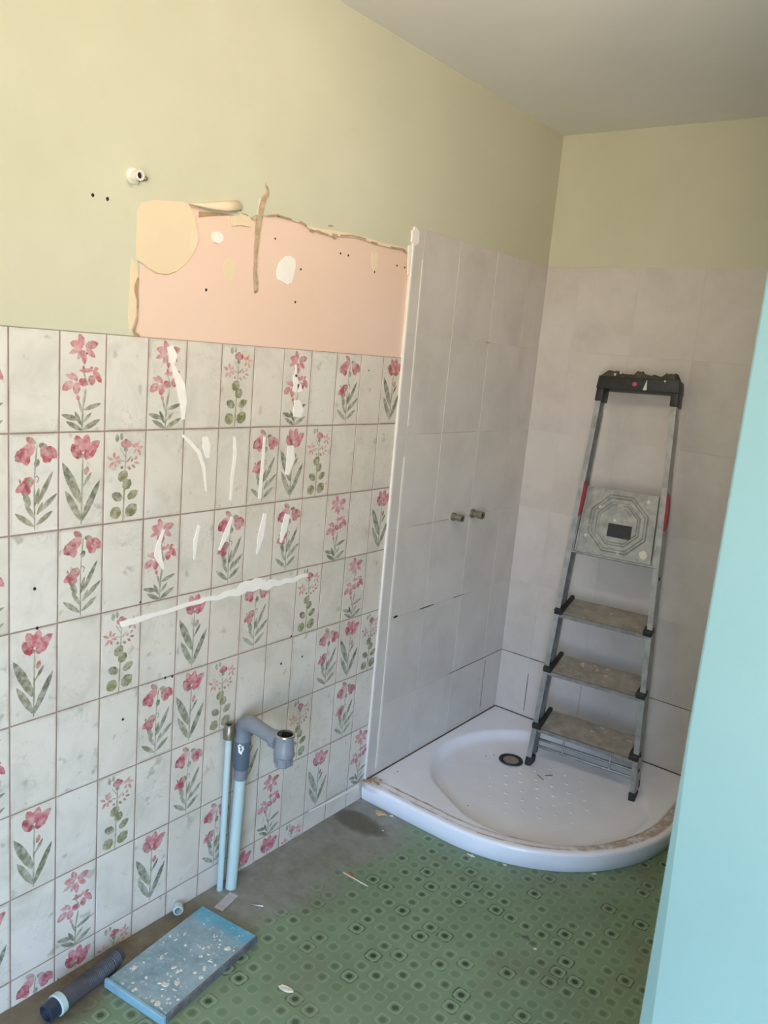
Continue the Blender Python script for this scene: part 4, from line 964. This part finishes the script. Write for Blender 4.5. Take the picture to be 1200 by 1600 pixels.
for k in range(80):
    r = random.uniform(0.002, 0.0055) if k > 8 else random.uniform(0.005, 0.010); cx, cy = random.uniform(-W_ / 2 + .01, W_ / 2 - .01), random.uniform(-Lh / 2 + .012, Lh / 2 - .01)
    if random.random() < 0.35: cx = abs(cx)
    N = 8; e_ = random.uniform(0.25, 1); ra = random.uniform(0, 3.14)
    poly = []
    for q in range(N):
        a = 2 * math.pi * q / N; rr_ = r * random.uniform(0.6, 1.25); x_, y_ = math.cos(a) * rr_, math.sin(a) * rr_ * e_
        poly.append((cx + x_ * math.cos(ra) - y_ * math.sin(ra), cy + x_ * math.sin(ra) + y_ * math.cos(ra)))
    bm = bmesh.new(); prism(bm, poly, lambda p: (p[0], p[1], 0.0184), lambda p: (cx + (p[0] - cx) * .8, cy + (p[1] - cy) * .8, 0.0184 + random.uniform(.0008, .0022)))
    obj('plaster_flake', bm, M['splash'], bd)

# corrugated waste hose
ctr = [Vector(hit(x_, y_, 2, 0.026)) for x_, y_ in ((186, 1490), (170, 1507), (150, 1523), (130, 1538), (110, 1553), (92, 1568), (72, 1584))]
hs = thing('waste_hose', 'black corrugated waste hose with white collar beside the blue board', 'hose', (ctr[3].x, ctr[3].y, 0)); OH = Vector((ctr[3].x, ctr[3].y, 0))
def along(s):   # 0..1 along the polyline
    f = s * (len(ctr) - 1); i = min(int(f), len(ctr) - 2); return ctr[i].lerp(ctr[i + 1], f - i) - OH
pts, rr = [], []
for k in range(241):
    s = k / 240 * 0.80; pts.append(along(s)); 
    if 0.06 < s < 0.5: r = 0.0195 + 0.0014 * math.sin(s * 300)
    elif s <= 0.06: r = 0.018
    else: r = 0.0205 if s < 0.56 else 0.0215
    rr.append(r)
bm = bmesh.new(); tube(bm, pts, rr, 24); smooth(obj('flexible_tube', bm, M['hose'], hs), 60)
d = (along(0.9) - along(0.8)).normalized()
bm = bmesh.new(); lathe(bm, along(0.80), d, [(0, 0.0), (0, 0.0235), (0.014, 0.0245), (0.016, 0.022), (0.016, 0)], 28); smooth(obj('collar', bm, M['pvc_w'], hs))['label'] = 'white plastic collar'
bm = bmesh.new(); lathe(bm, along(0.80) + d * 0.014, d, [(0, 0), (0, 0.0215), (0.026, 0.020), (0.028, 0.016), (0.020, 0.014), (0.020, 0)], 28); smooth(obj('spigot', bm, mat_plain('blue_black_plastic', rgb(44, 52, 66), 0.3, scale=30, var=0.2), hs))

def chip(name, px, py, poly, mat, label, cat, h=0.003, rot=0.0, group=None, sc=1.0, z0=0.0004, surf=0.0):
    P = hit(px, py, 2, surf); cx, cy = P[0], P[1]
    bm = bmesh.new(); pl_ = [(x_ * sc, y_ * sc) for x_, y_ in poly]
    prism(bm, pl_, lambda p: (p[0], p[1], 0), lambda p: (p[0] * .85, p[1] * .85, h * (0.7 + 0.3 * math.sin(p[0] * 300))))
    o = obj(name, bm, mat); o.location = (cx, cy, surf + z0); o.rotation_euler = (0, 0, rot); return tag(o, label, cat, group)
blob = lambda n, a, b, sd: [(math.cos(2 * math.pi * k / n) * a * (0.75 + 0.25 * math.sin(sd + k * 2.4)), math.sin(2 * math.pi * k / n) * b * (0.75 + 0.25 * math.cos(sd * 2 + k * 1.7))) for k in range(n)]
chip('plaster_flake', 446, 1547, [(-.021, .004), (-.014, .010), (.0, .011), (.014, .009), (.021, .001), (.014, -.004), (.003, -.006), (-.012, -.003)], M['debris'], 'large white plaster flake lying alone on green floor by the blue board', 'debris', 0.004, 0.35)
chip('card_scrap', 594, 1271, [(-.022, .008), (.0, .014), (.024, .002), (.010, -.006), (.002, -.016), (-.012, -.008)], M['card'], 'tan cardboard scrap on the floor in front of the tray corner', 'debris', 0.003, 0.2)
chip('plaster_flake', 612, 1275, blob(9, .009, .006, 1), M['debris'], 'small white flake right of the tan cardboard scrap', 'debris', 0.003)
chip('plaster_flake', 736, 1337, blob(10, .015, .007, 2), M['debris'], 'white flake touching the bottom edge of the curved tray, nearer its middle', 'debris', 0.003, 0.1)
chip('plaster_flake', 789, 1352, blob(9, .009, .005, 4), M['debris'], 'small white flake just under the lowest bulge of the tray', 'debris', 0.003, 0.2)
chip('plaster_flake', 928, 1366, blob(9, .011, .005, 3), M['debris'], 'thin white flake on the floor below the right half of the tray', 'debris', 0.003, 0.9)
chip('plaster_flake', 836, 1483, blob(8, .006, .005, 5), M['debris'], 'tiny white flake in a grey smudge on the open green floor', 'debris', 0.002)
chip('plaster_flake', 598, 1298, blob(8, .005, .004, 6), M['debris'], 'tiny white crumb on the cement patch below the tan scrap', 'debris', 0.002)
chip('dirt_lump', 822, 1466, blob(11, .015, .010, 7), mat_plain('grey_lint', rgb(104, 98, 96), 0.95, scale=80, var=0.2), 'soft grey lint smudge on the open green floor', 'debris', 0.003)
chip('terracotta_scrap', 548, 1366, [(-.014, .004), (-.004, .007), (.012, .003), (.014, -.003), (.0, -.006), (-.010, -.003)], M['orange'], 'thin reddish scrap beside the white splinter on the floor', 'debris', 0.0015, -0.5)
# splinter and nail
def rod(name, p0, p1, r, mat, label, cat, surf=0.0):
    a, b = Vector(hit(*p0, 2, surf + r)), Vector(hit(*p1, 2, surf + r)); m_ = (a + b) / 2; bm = bmesh.new()
    tube(bm, [a - m_, (a - m_) * 0.8, (b - m_) * 0.8, b - m_], [r * .4, r, r, r * .5], 10); o = smooth(obj(name, bm, mat)); o.location = m_; return tag(o, label, cat)
rod('splinter', (536, 1363), (575, 1385), 0.0018, M['debris'], 'thin whitish splinter lying across the reddish scrap', 'splinter')
rod('nail', (391, 1413), (412, 1416), 0.0020, M['chrome'], 'bright steel nail on the grey floor right of the pipes', 'nail')
rod('splinter', (839, 1210), (850, 1219), 0.0012, M['seal'], 'short dark splinter in the tray below the drain, the left one', 'splinter', floorz - 0.001)
rod('splinter', (851, 1212), (864, 1211), 0.0012, M['seal'], 'short dark splinter in the tray below the drain, the right one', 'splinter', floorz - 0.001)
rod('splinter', (676, 1231), (688, 1236), 0.0013, M['seal'], 'short dark splinter at the left edge of the tray basin', 'splinter', floorz)
for i, (q, nm) in enumerate((((759, 1181), 'dark crumb left of the tray drain, the farther one from it'), ((772, 1180), 'dark crumb left of the tray drain, the closer one to it'), ((621, 1206), 'dark crumb on the flat tray rim by the left wall'), ((731, 1259), 'dark crumb on the tray basin floor, front left'))):
    sf = TZ if i == 2 else floorz - 0.001
    chip('crumb', q[0], q[1], blob(8, .0035, .003, i), M['seal'], nm, 'debris', 0.002, surf=sf)
# clear tape strip
P = hit(354, 1409, 2, 0.001); a, b = Vector(hit(341, 1422, 2, 0)), Vector(hit(366, 1398, 2, 0)); dr_ = (b - a); L = dr_.length; an = math.atan2(dr_.y, dr_.x)
bm = bmesh.new(); NS = 8; va = []
for k in range(NS + 1):
    x_ = -L / 2 + L * k / NS; z_ = 0.0012 + 0.0015 * math.sin(k * 1.3) ** 2
    va.append([bm.verts.new((x_, -0.014, z_)), bm.verts.new((x_, 0.014, z_ + 0.0006))])
for q, r in zip(va, va[1:]): bm.faces.new((q[0], r[0], r[1], q[1]))
o = obj('tape_strip', bm, M['tape']); o.location = ((a + b).x / 2, (a + b).y / 2, 0.0004); o.rotation_euler = (0, 0, an); md = o.modifiers.new('s', 'SOLIDIFY'); md.thickness = 0.0006
tag(o, 'greyish translucent tape strip on the floor between pipes and blue board', 'tape')
# white plastic ring nut near the wall
P = hit(278, 1420, 2, 0.013); t = thing('ring_nut', 'white plastic ring nut on its side by the wall above the blue board', 'ring nut', (P[0], P[1], 0))
dd = Vector((0.75, -0.55, 0.0)).normalized(); c0 = Vector((0, 0, 0.0133)) - dd * 0.010
bm = bmesh.new(); lathe(bm, c0, dd, [(0, 0.0095), (0, 0.0125), (0.004, 0.013), (0.019, 0.013), (0.020, 0.012), (0.020, 0.0095), (0, 0.0095)], 22); smooth(obj('shell', bm, M['pvc_w'], t))
for k in range(8):
    a = k * math.pi / 4; u_, v_ = frame_of(dd); p0 = c0 + dd * 0.004 + (u_ * math.cos(a) + v_ * math.sin(a)) * 0.0128
    if p0.z < 0.004: continue
    bm = bmesh.new(); tube(bm, [p0, p0 + dd * 0.012], 0.0012, 6); obj('grip_rib', bm, M['pvc_w'], t)
# ceiling light (the room's lamp, just out of view)
t = thing('ceiling_light', 'plain ceiling rose with bulb holder hanging from the ceiling', 'lamp', (LAMP[0], LAMP[1], ZC))
bm = bmesh.new(); lathe(bm, (0, 0, 0), (0, 0, -1), [(0, 0), (0, 0.04), (0.012, 0.036), (0.014, 0.010), (0.03, 0.009), (0.03, 0)], 24); smooth(obj('rose', bm, M['upvc'], t))
